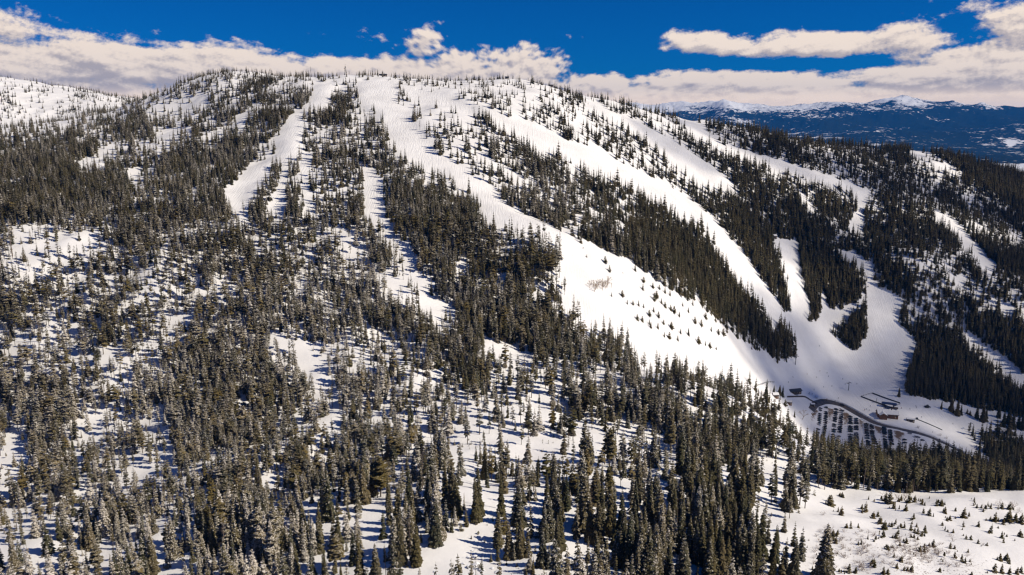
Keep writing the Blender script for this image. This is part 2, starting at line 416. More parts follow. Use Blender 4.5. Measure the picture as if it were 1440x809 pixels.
# ------------------------------------------------------------------ near terrain sheet
def grid_mesh(name, X, Y, Z, mat, wrap=False):
    h, w = X.shape
    me = bpy.data.meshes.new(name)
    V = np.stack([X, Y, Z], -1).reshape(-1, 3).astype(np.float32)
    j, i = np.meshgrid(np.arange(h - 1), np.arange(w - (0 if wrap else 1)), indexing='ij')
    i2 = (i + 1) % w
    a = (j * w + i).ravel(); b = (j * w + i2).ravel(); c = ((j + 1) * w + i2).ravel(); d = ((j + 1) * w + i).ravel()
    T = np.concatenate([np.stack([a, b, c], 1), np.stack([a, c, d], 1)]).astype(np.int32)
    me.vertices.add(len(V)); me.vertices.foreach_set('co', V.ravel())
    me.loops.add(T.size); me.loops.foreach_set('vertex_index', T.ravel())
    me.polygons.add(len(T)); me.polygons.foreach_set('loop_start', np.arange(0, T.size, 3, dtype=np.int32))
    me.update(calc_edges=True)
    me.polygons.foreach_set('use_smooth', np.ones(len(T), dtype=bool))
    me.materials.append(mat)
    return me
def attr(me, name, arr):
    a = me.attributes.new(name, 'FLOAT', 'POINT'); a.data.foreach_set('value', np.ascontiguousarray(arr, dtype=np.float32).ravel())
me = grid_mesh('mountain_ground', X, Y, Z, M['snow'])
brush = np.zeros_like(X)
brush += .9 * np.exp(-(((X - 165) / 45) ** 2 + ((Y - 305) / 35) ** 2)) + .5 * np.exp(-(((X - 105) / 14) ** 2 + ((Y - 310) / 30) ** 2))
brush += .45 * (fbm(X / 60, Y / 60, 3) > .56) * (Y < 620) * (1 - calm)
attr(me, 'brush', np.clip(brush, 0, 1)); attr(me, 'groom', calm)
tag(link('snowy_mountain', me), 'snow covered mountain slopes with ski runs', None, kind='structure')

# ------------------------------------------------------------------ far land out to the horizon
nr = 250
th = np.concatenate([np.linspace(R(-42), R(42), 1500), np.linspace(R(42), R(318), 420)[1:-1]]); rr = 1250 * (28500 / 1250) ** (np.linspace(0, 1, nr))
TH, RR = np.meshgrid(th, rr)
FX, FY = RR * np.sin(TH), RR * np.cos(TH)
def far_height(x, y):
    r = np.hypot(x, y); az = np.arctan2(x, y)
    z = -520 + 150 * (fbm(x / 2600, y / 2600, 5) - .5)
    near = np.clip((3200 - r) / 1000, 0, 1); z = z - 160 * near
    hills = np.clip((r - 9000) / 9000, 0, 1)
    z = z + hills * (190 + 620 * (ridged(x / 4200 + 7, y / 4200 + 3, 7) - .55))
    mt = np.exp(-((r - 23500) / 5200) ** 2)
    z = z + mt * (400 + 900 * (ridged(x / 5200 + 2.2, y / 5200 + 8.1, 8) - .55))
    def peak(u, d, hgt, wa, wr):
        a0 = math.atan((u - 720) / F)
        da, dr = (az - a0) * d / wa, (r - d) / wr
        return hgt * np.exp(-(np.abs(da) ** 1.25) - dr * dr) * (.55 + .7 * ridged(x / 1300, y / 1300, 5))
    z = z + peak(1255, 22500, 250, 1100, 2500) + peak(1330, 22500, 150, 1500, 2500) + peak(1010, 21000, 230, 900, 2500) + peak(890, 20500, 190, 1300, 2500) + peak(1170, 21500, 120, 900, 2500)
    return z
FZ = far_height(FX, FY)
def far_snow(x, y, z):
    az = np.arctan2(x, y); r = np.hypot(x, y)
    u = 720 + F * np.tan(np.clip(az, -1.2, 1.2)); 
    s = np.clip((z - 170) / 420, 0, 1) * .74
    s = s + .24 * np.exp(-((u - 1000) / 150) ** 2) * (r > 9000)
    s = s + .55 * np.exp(-((u - 1225) / 45) ** 2 - ((r - 9500) / 2200) ** 2) + .55 * np.exp(-((u - 1160) / 60) ** 2 - ((r - 8000) / 1500) ** 2)
    s = s + 1.2 * np.exp(-((u - 1425) / 40) ** 4 - ((r - 10500) / 500) ** 2)
    s = s + 1.4 * np.exp(-((u - 1410) / 4.5) ** 2 - ((r - 16000) / 260) ** 2)
    s = s + .55 * np.exp(-((r - 6200) / 900) ** 2)
    s = s + .42 * np.exp(-((r - 13500) / 7500) ** 2)
    return np.clip(s, 0, 1.4)
def far_mat():
    m, nt, b = nodes('far_forest_and_snow')
    geo = N(nt, 'ShaderNodeNewGeometry'); P = geo.outputs['Position']
    at = N(nt, 'ShaderNodeAttribute', attribute_name='snow')
    n1 = noise(nt, P, .0011, 10, .72); n2 = noise(nt, P, .011, 5, .65)
    k = mth(nt, 'ADD', mth(nt, 'MULTIPLY', n1, .6), mth(nt, 'MULTIPLY', n2, .4))
    thr = mth(nt, 'SUBTRACT', .64, mth(nt, 'MULTIPLY', at.outputs['Fac'], .26))
    f = sstep(nt, k, thr, mth(nt, 'ADD', thr, .05))
    c = mixc(nt, n2, (.010, .016, .016), (.022, .030, .026))
    c = mixc(nt, f, c, (.82, .83, .85))
    nt.links.new(c, b.inputs['Base Color']); b.inputs['Roughness'].default_value = .85; b.inputs['Specular IOR Level'].default_value = 0
    return m
me = grid_mesh('far_land', FX, FY, FZ, far_mat(), wrap=True)
attr(me, 'snow', far_snow(FX, FY, FZ))
tag(link('distant_mountains', me), 'blue forested hills and snowy peaks on the horizon', None, kind='structure')

# ------------------------------------------------------------------ conifers
def conifer(sp, rng, lod):
    """unit-height tree: (crown V, F), (trunk V, F)"""
    V, Fs = [], []
    if sp == 'spruce': nw, c0, r0, pw, nb, wd = 27, .05, .125 + .035 * rng.rand(), .8, 8, .34
    elif sp == 'fir': nw, c0, r0, pw, nb, wd = 24, .05, .165 + .035 * rng.rand(), .76, 9, .34
    elif sp == 'young': nw, c0, r0, pw, nb, wd = 12, .02, .30 + .08 * rng.rand(), .75, 7, .36
    elif sp == 'slim': nw, c0, r0, pw, nb, wd = 22, .22 + .15 * rng.rand(), .105 + .025 * rng.rand(), .6, 7, .38
    else: nw, c0, r0, pw, nb, wd = 18, .30 + .12 * rng.rand(), .165 + .03 * rng.rand(), .55, 7, .42
    if lod: nw, nb = int(nw * .55), max(4, nb - 2)
    if lod: wd *= 1.25
    bulge = .12 * rng.rand()
    lean = rng.randn(2) * .01
    for w in range(nw):
        t = (w + .5 * rng.rand()) / nw                 # 0 bottom .. 1 top
        z = c0 + (1 - c0) * t * .985
        prof = (1 - t) ** pw
        if sp == 'pine': prof = (math.sin(math.pi * min(1, .28 + .74 * t)) ** .8) * .95 + .05
        if sp == 'slim': prof = (math.sin(math.pi * min(1, .33 + .66 * t)) ** .9) * .9 + .06
        rad = r0 * prof * (1 + bulge * math.sin(9 * t + rng.rand())) + .008
        a0 = rng.rand() * 6.28
        for k in range(nb):
            if rng.rand() < (.10 if sp in ('spruce', 'fir', 'young') else .22): continue
            a = a0 + 6.283 * k / nb + rng.randn() * .22
            L = rad * (.72 + .5 * rng.rand())
            droop = (.22 + .45 * (1 - t) + .15 * rng.randn()) * L
            if sp in ('pine', 'young', 'slim'): droop = (-.28 + .45 * (1 - t) + .25 * rng.randn()) * L
            ca, sa = math.cos(a), math.sin(a)
            cx, cy = lean * z
            zz = z + rng.randn() * .006
            wv = wd * L * (.8 + .5 * rng.rand()) + .004
            def P(al, ac, dz): return (cx + ca * al - sa * ac, cy + sa * al + ca * ac, zz + dz)
            o = len(V)
            if lod:
                V += [P(.05 * L, 0, .10 * L), P(.6 * L, wv, -.65 * droop), P(L, 0, -droop), P(.6 * L, -wv, -.65 * droop)]
                Fs += [(o, o + 2, o + 1), (o, o + 3, o + 2)]
            else:
                j = lambda s=.18: 1 + s * rng.randn()
                V += [P(.04 * L, 0, .10 * L), P(.42 * L, wv * j(), -.5 * droop - .12 * L), P(.55 * L, 0, -.38 * droop + .05 * L), P(.42 * L, -wv * j(), -.5 * droop - .12 * L),
                      P(.80 * L * j(.08), wv * .75 * j(), -.95 * droop - .10 * L), P(L, 0, -droop), P(.80 * L * j(.08), -wv * .75 * j(), -.95 * droop - .10 * L)]
                Fs += [(o, o + 2, o + 1), (o, o + 3, o + 2), (o + 2, o + 4, o + 1), (o + 2, o + 5, o + 4), (o + 2, o + 6, o + 5), (o + 2, o + 3, o + 6)]
    # leader
    o = len(V); V += [(lean[0] - .006, lean[1], .95), (lean[0] + .006, lean[1], .95), (lean[0], lean[1] + .008, .95), (lean[0], lean[1], 1.0)]
    Fs += [(o, o + 1, o + 3), (o + 1, o + 2, o + 3), (o + 2, o, o + 3)]
    n = 5; TV = []; TF = []
    for z, r in ((-.06, .017), (.3, .012), (.65, .007), (.95, .002)):
        for k in range(n): TV.append((lean[0] * z + r * math.cos(6.283 * k / n), lean[1] * z + r * math.sin(6.283 * k / n), z))
    for i in range(3):
        for k in range(n): TF.append((i * n + k, i * n + (k + 1) % n, (i + 1) * n + (k + 1) % n, (i + 1) * n + k))
    return (V, Fs), (TV, TF)
def snag(rng, lod):
    mb = MB()
    mb.tube([(0, 0, -.05), (.005, 0, .5), (.012, .004, 1)], [.014, .010, .002], 5)
    for i in range(26 if not lod else 14):
        t = .22 + .75 * rng.rand(); a = rng.rand() * 6.28; L = (.05 + .10 * (1 - t)) * (.6 + .6 * rng.rand())
        d = .35 * L * rng.randn()
        mb.tube([(.01 * t, 0, t), (math.cos(a) * L, math.sin(a) * L, t + d)], [.004, .0012], 3)
    return mb.V, mb.F
protos, MASS = {}, []
pcol = bpy.data.collections.new('tree_kinds')
KINDS = [('spruce', 4), ('fir', 4), ('pine', 3), ('slim', 3), ('young', 2), ('snag', 2)]
MATOF = {'spruce': 'spruce', 'fir': 'fir', 'pine': 'pine', 'slim': 'spruce', 'young': 'pine'}
for sp, n in KINDS:
    for i in range(n):
        rng = np.random.RandomState(100 + 13 * i + sum(map(ord, sp)))
        for lod in (0, 1):
            if sp == 'snag':
                v, f = snag(rng, lod)
                if lod: me = mesh(sp, v, f, [M['dead']])
                else: protos[sp, i] = (mesh('trunk', v, f, [M['dead']]), None)
            else:
                (v, f), (tv, tf) = conifer(sp, rng, lod)
                if lod == 0: protos[sp, i] = (mesh('trunk', tv, tf, [M['bark']], smooth=True), mesh('crown', v, f, [M[MATOF[sp]]]))
                else: me = mesh(sp, v + tv, f + [tuple(k + len(v) for k in q) for q in tf], [M[MATOF[sp]], M['bark']], [0] * len(f) + [1] * len(tf))
            if lod:
                o = bpy.data.objects.new('t%02d' % len(MASS), me); pcol.objects.link(o); MASS.append((sp, i))
MIDX = {k: n for n, k in enumerate(MASS)}

# candidates on a jittered grid over the ground
S = 3.0
cx, cy = np.meshgrid(np.arange(-1500, 1500, S), np.arange(120, 2050, S))
cx = (cx + rs.rand(*cx.shape) * S).ravel(); cy = (cy + rs.rand(*cy.shape) * S).ravel()
keep = np.abs(np.arctan2(cx, cy)) < R(41)
cx, cy = cx[keep], cy[keep]
cz = height(cx, cy)
e = 4.0
nx, ny = -(height(cx + e, cy) - height(cx - e, cy)) / (2 * e), -(height(cx, cy + e) - height(cx, cy - e)) / (2 * e)
nl = np.sqrt(nx * nx + ny * ny + 1); L3 = np.sqrt(cx ** 2 + cy ** 2 + cz ** 2)
sinb = np.clip(-(cx * nx + cy * ny + cz) / nl / L3, .06, 1)
hm = np.interp(cz, [-60, 0, 50, 80], [15.5, 12.8, 9.5, 7.2])
hm = np.where(cy < 430, np.where(cx < -90, 13.5, 16.5), hm)
hm = np.where((cx < -700) & (cy > 1250), 8.5, hm)
hm = np.where((cx < 60) & (cy > 330) & (cz < -40), hm * np.interp(cx, [-60, 60], [.80, 1]), hm)
hh = hm * np.clip(1 + .27 * rs.randn(len(cx)), .36, 1.55)
hh = np.where(rs.rand(len(cx)) < .13, hh * .5, hh)
pu, pv, pd = project(cx, cy, cz)
hp = hh * F / pd * .96
def vis(x, y, z, n=70):
    ok = np.ones(len(x), bool)
    for t in np.linspace(.12, .985, n):
        ok &= z * t > height(x * t, y * t) - .5
    return ok
seen = vis(cx, cy, cz + 2)
inf = (pu > -5) & (pu < 1445) & (pv < 812 + 10) & (pv > 60)
c1, c2, c3 = samp(COV, pu, pv), samp(COV, pu, pv - .45 * hp), samp(COV, pu, pv - .8 * hp)
c2, c3 = np.where(pv - .45 * hp < 95, c1, c2), np.where(pv - .8 * hp < 120, c1, c3)
cov = np.minimum(c1, np.minimum(.30 + .7 * c2, .55 + .45 * c3))
# where the photograph shows nothing of the ground the forest simply goes on
hid = ~seen & (cy < 1600)
cov = np.where(hid, np.where(cz < -285, 0.0, .7), cov)
cov = np.where(~seen & (cy > 1100), .45, cov)
cov = np.where((pv > 815) & (cx > 95), .05, cov)
lotm = (np.abs(cx - 370) < 135) & (np.abs(cy - 815) < 62)
cov = np.where(lotm & (cz < -270), 0, cov)
clump0 = np.exp(1.15 * (fbm(cx / 30, cy / 30, 3) - .5) * 2.4 + .8 * (fbm(cx / 90 + 40, cy / 90, 2) - .5) * 2)
hi = np.clip((cz + 60) / 60, 0, 1)       # small trees high up stand in tight clusters
clump = clump0 * np.exp(hi * 1.6 * (fbm(cx / 17 + 11, cy / 26 + 5, 2) - .53) * 2.6)
clump = np.where(cov > .93, np.maximum(clump, .95), clump)
n = -np.log(1 - np.clip(cov, 0, .97)) * sinb / (.115 * hm * hm) * clump * 2.1
acc = rs.rand(len(cx)) < n * S * S
low = ~acc & seen & inf & (c1 > .04) & (c1 < .6) & (cy < 720) & (cx < 240) & (fbm(cx / 22 + 3, cy / 16 + 8, 3) > .57) & (rs.rand(len(cx)) < .22)
hh = np.where(low, 1.2 + 3.2 * rs.rand(len(cx)) ** 1.6, hh); hp = hh * F / pd * .96
acc = acc | low
sel = np.nonzero(acc)[0]
print('trees', len(sel), 'in frame', int((inf & seen & acc).sum()))
# species by place
pinish = np.clip(.25 + 1.5 * (fbm(cx / 140 + 9, cy / 140 + 2, 3) - .5), 0, 1)
q = rs.rand(len(cx)); q2 = rs.rand(len(cx))
kind = np.where(q < .5, 'spruce', 'fir').astype(object)
left_mid = (cy > 330) & (cy < 720) & (cx < 260) & (cz < -70)
kind[left_mid & (cx < 60) & (q2 < .5 * pinish + .08)] = 'pine'
kind[left_mid & (q2 > 1 - .42)] = 'slim'
kind[(cy <= 330) & (q2 < .22 * pinish)] = 'pine'
kind[(cy > 720) & (q2 < .06)] = 'slim'
kind[(cy < 700) & (rs.rand(len(cx)) < .035)] = 'snag'
kind[(hh < 6) & (cz < -60) & (q < .5)] = 'young'
kind[low & (q < .8)] = 'young'
var = rs.randint(0, 12, len(cx)); rotz = rs.rand(len(cx)) * 6.283
wid = np.clip(.88 + .16 * rs.randn(len(cx)), .6, 1.35)
NV = dict(KINDS)
# the ones that show largest become trees of their own
score = np.where(inf & seen & acc & (pv - hp * .6 < 809), hp, 0)
order = np.argsort(-score)[:265]
single = np.zeros(len(cx), bool); single[order] = True
mass = np.array([i for i in sel if not single[i]])
me = bpy.data.meshes.new('forest'); me.vertices.add(len(mass))
me.vertices.foreach_set('co', np.stack([cx[mass], cy[mass], cz[mass] - .15], 1).astype(np.float32).ravel())
a = me.attributes.new('kind_index', 'INT', 'POINT'); a.data.foreach_set('value', np.array([MIDX[kind[i], var[i] % NV[kind[i]]] for i in mass], dtype=np.int32))
a = me.attributes.new('size', 'FLOAT_VECTOR', 'POINT'); a.data.foreach_set('vector', np.stack([hh[mass] * wid[mass], hh[mass] * wid[mass], hh[mass]], 1).astype(np.float32).ravel())
a = me.attributes.new('turn', 'FLOAT_VECTOR', 'POINT'); a.data.foreach_set('vector', np.stack([rs.randn(len(mass)) * .02, rs.randn(len(mass)) * .02, rotz[mass]], 1).astype(np.float32).ravel())
forest = link('forest', me)
tag(forest, 'mass of farther snowy conifers covering the whole mountainside', 'forest', kind='stuff')
g = bpy.data.node_groups.new('scatter_trees', 'GeometryNodeTree')
g.interface.new_socket('Geometry', in_out='INPUT', socket_type='NodeSocketGeometry'); g.interface.new_socket('Geometry', in_out='OUTPUT', socket_type='NodeSocketGeometry')
gi, go = g.nodes.new('NodeGroupInput'), g.nodes.new('NodeGroupOutput')
ip = g.nodes.new('GeometryNodeInstanceOnPoints'); cinf = g.nodes.new('GeometryNodeCollectionInfo')
cinf.inputs['Collection'].default_value = pcol; cinf.inputs['Separate Children'].default_value = True; cinf.inputs['Reset Children'].default_value = True
ip.inputs['Pick Instance'].default_value = True
def named(nm, t):
    a = g.nodes.new('GeometryNodeInputNamedAttribute'); a.data_type = t; a.inputs['Name'].default_value = nm
    return [o for o in a.outputs if o.enabled][0]
g.links.new(gi.outputs[0], ip.inputs['Points']); g.links.new(cinf.outputs[0], ip.inputs['Instance'])
g.links.new(named('kind_index', 'INT'), ip.inputs['Instance Index']); g.links.new(named('size', 'FLOAT_VECTOR'), ip.inputs['Scale'])
er = g.nodes.new('FunctionNodeEulerToRotation'); g.links.new(named('turn', 'FLOAT_VECTOR'), er.inputs[0]); g.links.new(er.outputs[0], ip.inputs['Rotation'])
g.links.new(ip.outputs[0], go.inputs[0])
forest.modifiers.new('scatter', 'NODES').node_group = g

def plant_tree(sp, i, loc, h, w, rz, name='conifer_tree', label='', group=None):
    t = thing(name, label, 'tree', loc, rz, group)
    t.scale = (h * w, h * w, h)
    tm, cm = protos[sp, i % NV[sp]]
    link('trunk', tm, t)
    if cm: link('crown', cm, t)
    return t
singles = []
for i in order:
    sp = kind[i]
    t = plant_tree(sp, int(var[i]), (cx[i], cy[i], cz[i] - .15), hh[i], wid[i], rotz[i], 'dead_tree' if sp == 'snag' else 'conifer_tree')
    singles.append((t, sp, pu[i], pv[i], hp[i], hh[i]))
# ------------------------------------------------------------------ words
ORD = ['', 'first', 'second', 'third', 'fourth', 'fifth', 'sixth', 'seventh', 'eighth', 'ninth', 'tenth', 'eleventh', 'twelfth', 'thirteenth', 'fourteenth', 'fifteenth',
       'sixteenth', 'seventeenth', 'eighteenth', 'nineteenth', 'twentieth', 'twenty-first', 'twenty-second', 'twenty-third', 'twenty-fourth', 'twenty-fifth', 'twenty-sixth']
def nth(k, n, one):
    if n == 1: return 'only ' + one
    if k == 0: return 'leftmost of %ss' % one
    if k == n - 1: return 'rightmost of %ss' % one
    if k == n - 2 and n > 6: return 'second from right of %ss' % one
    return '%s from left of %ss' % (ORD[k + 1], one)
def label_rows(items, group):
    """items: (object, kind words, place words, u) - each label says kind, place and its turn from the left"""
    by = {}
    for it in items: by.setdefault((it[1], it[2]), []).append(it)
    for (one, place), L in by.items():
        L.sort(key=lambda t: t[3])
        for k, it in enumerate(L):
            s = '%s %s' % (nth(k, len(L), one), place)
            it[0]['label'] = s[0].lower() + s[1:]
            it[0]['group'] = group

# ------------------------------------------------------------------ which of the near trees is which
def tree_place(u, v):
    if u > 1138 and v < 712:
        return 'in the belt below ' + ('the first car rows' if u < 1185 else 'the middle car rows' if u < 1235 else 'the last car rows' if u < 1290 else 'the bending road' if u < 1365 else 'the empty snow field')
    row = 'at bottom edge' if v > 790 else 'just above bottom edge' if v > 735 else 'farther back' if v > 685 else 'much farther back'
    s = ('in lower left corner' if u < 120 else 'near lower left corner' if u < 250 else 'in lower left forest' if u < 370 else 'below the forest track' if u < 485 else
         'left of the rocky gully' if u < 600 else 'beside the rocky gully' if u < 720 else 'right of the rocky gully' if u < 830 else 'in the middle grove' if u < 930 else
         'in the dense right grove' if u < 1040 else 'along the young pine slope')
    return '%s, %s' % (s, row)
WORDS = {'spruce': 'slender spruce', 'fir': 'bushy fir', 'pine': 'olive pine', 'slim': 'bare-stemmed spruce', 'young': 'squat pine', 'snag': 'dead grey tree'}
items = []
for (t, sp, u, v, hpx, h) in singles:
    one = WORDS[sp]
    one = ('tall ' if h > 20.5 else 'small ' if h < 11 else 'medium ') + one
    items.append((t, one, tree_place(u, v), u))
label_rows(items, 'conifers standing nearest to the camera')

# ------------------------------------------------------------------ trees and bushes round the lodge and in the open, one by one
EXTRA = [(1264,558,14,'fir'),(1323.5,576,14,'spruce'),(1337.5,579,20,'fir'),(1345.5,585,24,'fir'),(1351,584,16,'spruce'),(1373,589,22,'spruce'),(1382,593,24,'fir'),(1386,592,20,'spruce'),
 (1404,588,18,'fir'),(1411,600,24,'spruce'),(1418,596,22,'fir'),(1424,603,26,'fir'),(1432,602,24,'spruce'),(1437,604,22,'fir'),(1360,583,8,'young'),(1364,584,7,'young'),
 (1117,587,11,'spruce'),(1123,614,7,'fir'),(1110,622,22,'spruce'),(1096,555,14,'fir'),(1088,553,12,'spruce'),(1100,558,16,'spruce'),(1077,560,28,'spruce'),(1104,571,10,'young'),
 (1375,652,30,'spruce'),(1387,637,17,'fir'),(1407,641,18,'fir'),(1420,648,30,'spruce'),(1428,651,24,'fir'),(1398,652,12,'fir')]
items = []
for (u, v, h, sp) in EXTRA:
    p = ground(u, v)
    hm_ = h * px_m(p) * 1.03
    t = plant_tree(sp, random.randint(0, 9), p - Vector((0, 0, .15)), hm_, random.uniform(.9, 1.25), random.random() * 6.28)
    pl = ('by the wooden huts left of the cars' if u < 1130 else 'on the snow behind the ski lodge' if u < 1330 else 'at the foot of the right forest' if v < 610 else 'beyond the bending road')
    items.append((t, {'fir': 'dark fir', 'spruce': 'narrow spruce', 'young': 'low bushy pine'}[sp], pl, u))
label_rows(items, 'lone trees round the ski base')

SAPS = [(825,363,4),(851,370,9),(857,382,9),(893,382,8),(905,397,7),(904,408,8),(860,418,6),(875,417,8),(882,429,6),(890,429,6),(898,431,8),(905,433,6),(920,423,11),(923,420,10),(930,428,7),
 (923,418,7),(935,413,8),(927,408,6),(942,417,8),(944,408,12),(918,405,7),(927,392,9),(935,433,7),(943,437,7),(948,441,9),(913,445,8),(919,440,7),(926,447,8),(896,450,7),(903,453,7),
 (913,457,7),(915,462,8),(925,463,8),(944,463,9),(933,457,6),(955,447,7),(934,475,7),(941,477,9),(953,480,7),(968,473,10),(982,483,10),(992,486,6),(998,490,7),(1007,492,4),(977,455,9),
 (986,460,9),(992,448,8),(1006,453,5),(1013,455,6),(1010,470,7),(1017,472,9),(1022,468,6),(1057,492,5),(1062,492,5),(1053,483,6),(1093,510,9),(957,470,7),(968,440,7),(960,432,6),(1000,466,6)]
def single_tree_mesh(sp, i, lod_rng):
    (v, f), (tv, tf) = conifer(sp, np.random.RandomState(lod_rng), 0)
    return mesh('sapling', v + tv, f + [tuple(k + len(v) for k in q) for q in tf], [M[MATOF[sp]], M['bark']], [0] * len(f) + [1] * len(tf))
SAPM = [single_tree_mesh('young', 0, 301), single_tree_mesh('fir', 0, 302), single_tree_mesh('young', 0, 303), single_tree_mesh('fir', 0, 304)]
PINEM = [single_tree_mesh('young', 0, 311), single_tree_mesh('young', 0, 312), single_tree_mesh('pine', 0, 313), single_tree_mesh('spruce', 0, 314)]
items = []
for (u, v, h) in SAPS:
    p = ground(u, v)
    if p is None: continue
    hm_ = h * px_m(p) * 1.15
    o = link('young_fir', random.choice(SAPM), None, p - Vector((0, 0, .1)))
    w = random.uniform(.8, 1.15); o.scale = (hm_ * w, hm_ * w, hm_); o.rotation_euler = (0, 0, random.random() * 6.28)
    tag(o, '', 'young tree')
    pl = 'on the upper part of the open slope' if v < 400 else 'in the middle of the open slope' if v < 436 else 'in the lower cluster on the open slope' if v < 466 else 'along the foot of the open slope'
    items.append((o, ('taller ' if h > 7.5 else 'tiny ') + 'young fir', pl, u))
label_rows(items, 'young firs dotted over the open slope')

# young pines on the near slope, lower right
z6 = lambda x, y: (x / 4.8 + 1140, y / 4.8 + 660)
BIG = [(530,235,95),(505,215,60),(560,270,50),(800,315,60),(760,300,45),(850,250,55),(880,255,55),(905,300,50),(1030,330,85),(1030,395,45),(1068,320,35),(1130,395,50),(1240,355,75),(1215,430,70),
 (1290,470,55),(1300,500,40),(1335,350,90),(1300,375,50),(1380,350,60),(1420,370,80),(1415,460,60),(1290,270,55),(1340,275,60),(370,295,80),(345,275,40),(210,190,40),(135,250,85),(125,225,55),
 (205,315,75),(185,290,40),(270,405,58),(240,400,42),(322,400,40),(420,335,60),(455,320,45),(470,375,60),(490,460,60),(440,485,40),(385,475,40),(340,515,40),(500,410,70),(570,375,45),(545,390,45),
 (605,400,40),(630,400,45),(675,415,60),(720,440,55),(770,430,60),(700,430,40),(745,455,45),(640,285,60),(695,340,45),(610,215,50),(660,230,70),(700,225,60),(750,240,45),(940,345,40),(920,350,30),
 (1050,475,40),(1080,480,35),(905,420,35),(960,435,30),(825,530,60),(735,560,50),(975,605,55),(1060,570,30),(1020,625,60),(1040,640,50),(1280,620,60),(1320,625,60),(1340,640,50),(1240,700,70),(1290,705,75),(1340,710,65),(1390,712,60),(1420,705,55),
 (255,705,70),(300,710,50),(205,715,30),(150,715,30),(70,715,40),(110,715,30),(490,715,60),(520,712,45),(870,700,40),(1085,715,30),(430,665,60),(415,640,45),(645,500,45),(575,470,50),(520,545,45),
 (610,625,50),(580,680,45),(680,700,55),(630,690,40),(150,480,80),(170,510,50),(180,450,40),(590,440,40),(560,600,40),(900,600,40),(940,540,50),(970,545,30),(1190,520,25),(1100,250,22),(1110,245,20),(1180,280,40),(1215,270,45)]
items = []
small = []
tries = 0
while len(small) < 170 and tries < 4000:
    tries += 1
    if random.random() < .72:
        q_ = random.choice(BIG); x, y = q_[0] + random.gauss(0, 28), q_[1] + random.gauss(0, 13)
    else: x, y = random.uniform(10, 1430), random.uniform(165, 712)
    if not (8 < x < 1432 and 165 < y < 714): continue
    wgt = .25 + .9 * math.exp(-((x - 650) / 260) ** 2 - ((y - 480) / 130) ** 2) + .45 * (y < 280) * (x > 380) + .35 * (x < 420) * (y > 560) + .4 * (x > 1150) * (y < 420)
    if math.exp(-((x - 300) / 130) ** 2 - ((y - 450) / 60) ** 2) > .5 and x < 420: wgt *= .2
    if random.random() < wgt: small.append((x, y, random.uniform(10, 34)))
for (x, y, h) in BIG + small:
    u, v = z6(x, y); p = ground(u, v)
    if p is None: continue
    h /= 4.8
    hm_ = max(.6, h * px_m(p) * (1.0 if h > 8 else 1.1))
    o = link('young_pine', random.choice(PINEM[:2] if h > 9 or random.random() < .6 else PINEM), None, p - Vector((0, 0, .08)))
    w = random.uniform(.75, 1.2) if h > 8 else random.uniform(.75, 1.2)
    o.scale = (hm_ * w, hm_ * w, hm_); o.rotation_euler = (random.gauss(0, .04), random.gauss(0, .04), random.random() * 6.28)
    tag(o, '', 'young tree')
    size = 'bushy' if h > 11 else 'knee-high' if h < 5.5 else 'waist-high'
    col = 'left end' if u < 1190 else 'left half' if u < 1240 else 'middle' if u < 1300 else 'right half' if u < 1370 else 'right end'
    rowp = 'close under the tree belt' if v < 718 else 'above the brown scrub' if v < 746 else 'level with the brown scrub' if v < 778 else 'along the bottom edge'
    items.append((o, size + ' pine', rowp + ', ' + col, u))
label_rows(items, 'young pines on the near snow slope')

# leafless shrubs and trees
def bare(rng, n, spread, h0, thin, fork=2):
    mb = MB()
    def grow(p, d, L, r, k):
        q = p + d * L
        mb.tube([p, q], [r, r * .6], 3)
        if k == 0: return
        for _ in range(fork + (rng.rand() < .4)):
            nd = (d + Vector(rng.randn(3) * spread)).normalized()
            if nd.z < .05: nd.z = .1
            grow(p + d * L * rng.uniform(.6, 1), nd, L * rng.uniform(.55, .8), r * .55, k - 1)
    for i in range(n):
        a = rng.rand() * 6.28
        d = Vector((math.cos(a) * spread * .8, math.sin(a) * spread * .8, 1)).normalized()
        grow(Vector((rng.randn() * .05, rng.randn() * .05, -.05)), d, h0 * rng.uniform(.8, 1.15), thin, 3)
    return mb
BAREB = [bare(np.random.RandomState(40 + i), 7, .5, .34, .012).mesh('shrub', [M['twig']]) for i in range(3)]
BARET = [bare(np.random.RandomState(60 + i), 1, .42, .40, .03, 3).mesh('bare_tree', [M['twig2']]) for i in range(3)]
SHR = [(110,440,85),(125,420,60),(95,470,60),(110,560,60),(100,575,50),(60,500,40),(80,310,40),(345,560,60),(320,575,55),(365,545,50),(640,545,55),(620,610,60),(670,560,50),(700,590,45),(740,590,50),(760,610,55),(800,640,60),(850,580,55),(880,560,45),
       (820,610,50),(780,570,45),(650,640,45),(680,650,40),(560,560,40),(900,650,40),(330,660,70),(345,690,60),(300,640,45),(230,610,50),(215,590,45),(500,190,60),(580,200,55),(640,200,60),(1170,270,45),(1270,250,60),(1370,260,55),(1400,300,50),(930,660,45),(990,660,50),(1160,520,30),(720,520,40)]
for _ in range(150):
    SHR.append((random.gauss(690, 150), random.gauss(580, 65), random.uniform(26, 46)) if random.random() < .7 else (random.uniform(20, 420), random.uniform(420, 700), random.uniform(26, 44)))
SHR = [q_ for q_ in SHR if 12 < q_[0] < 1420 and 170 < q_[1] < 712]
items = []
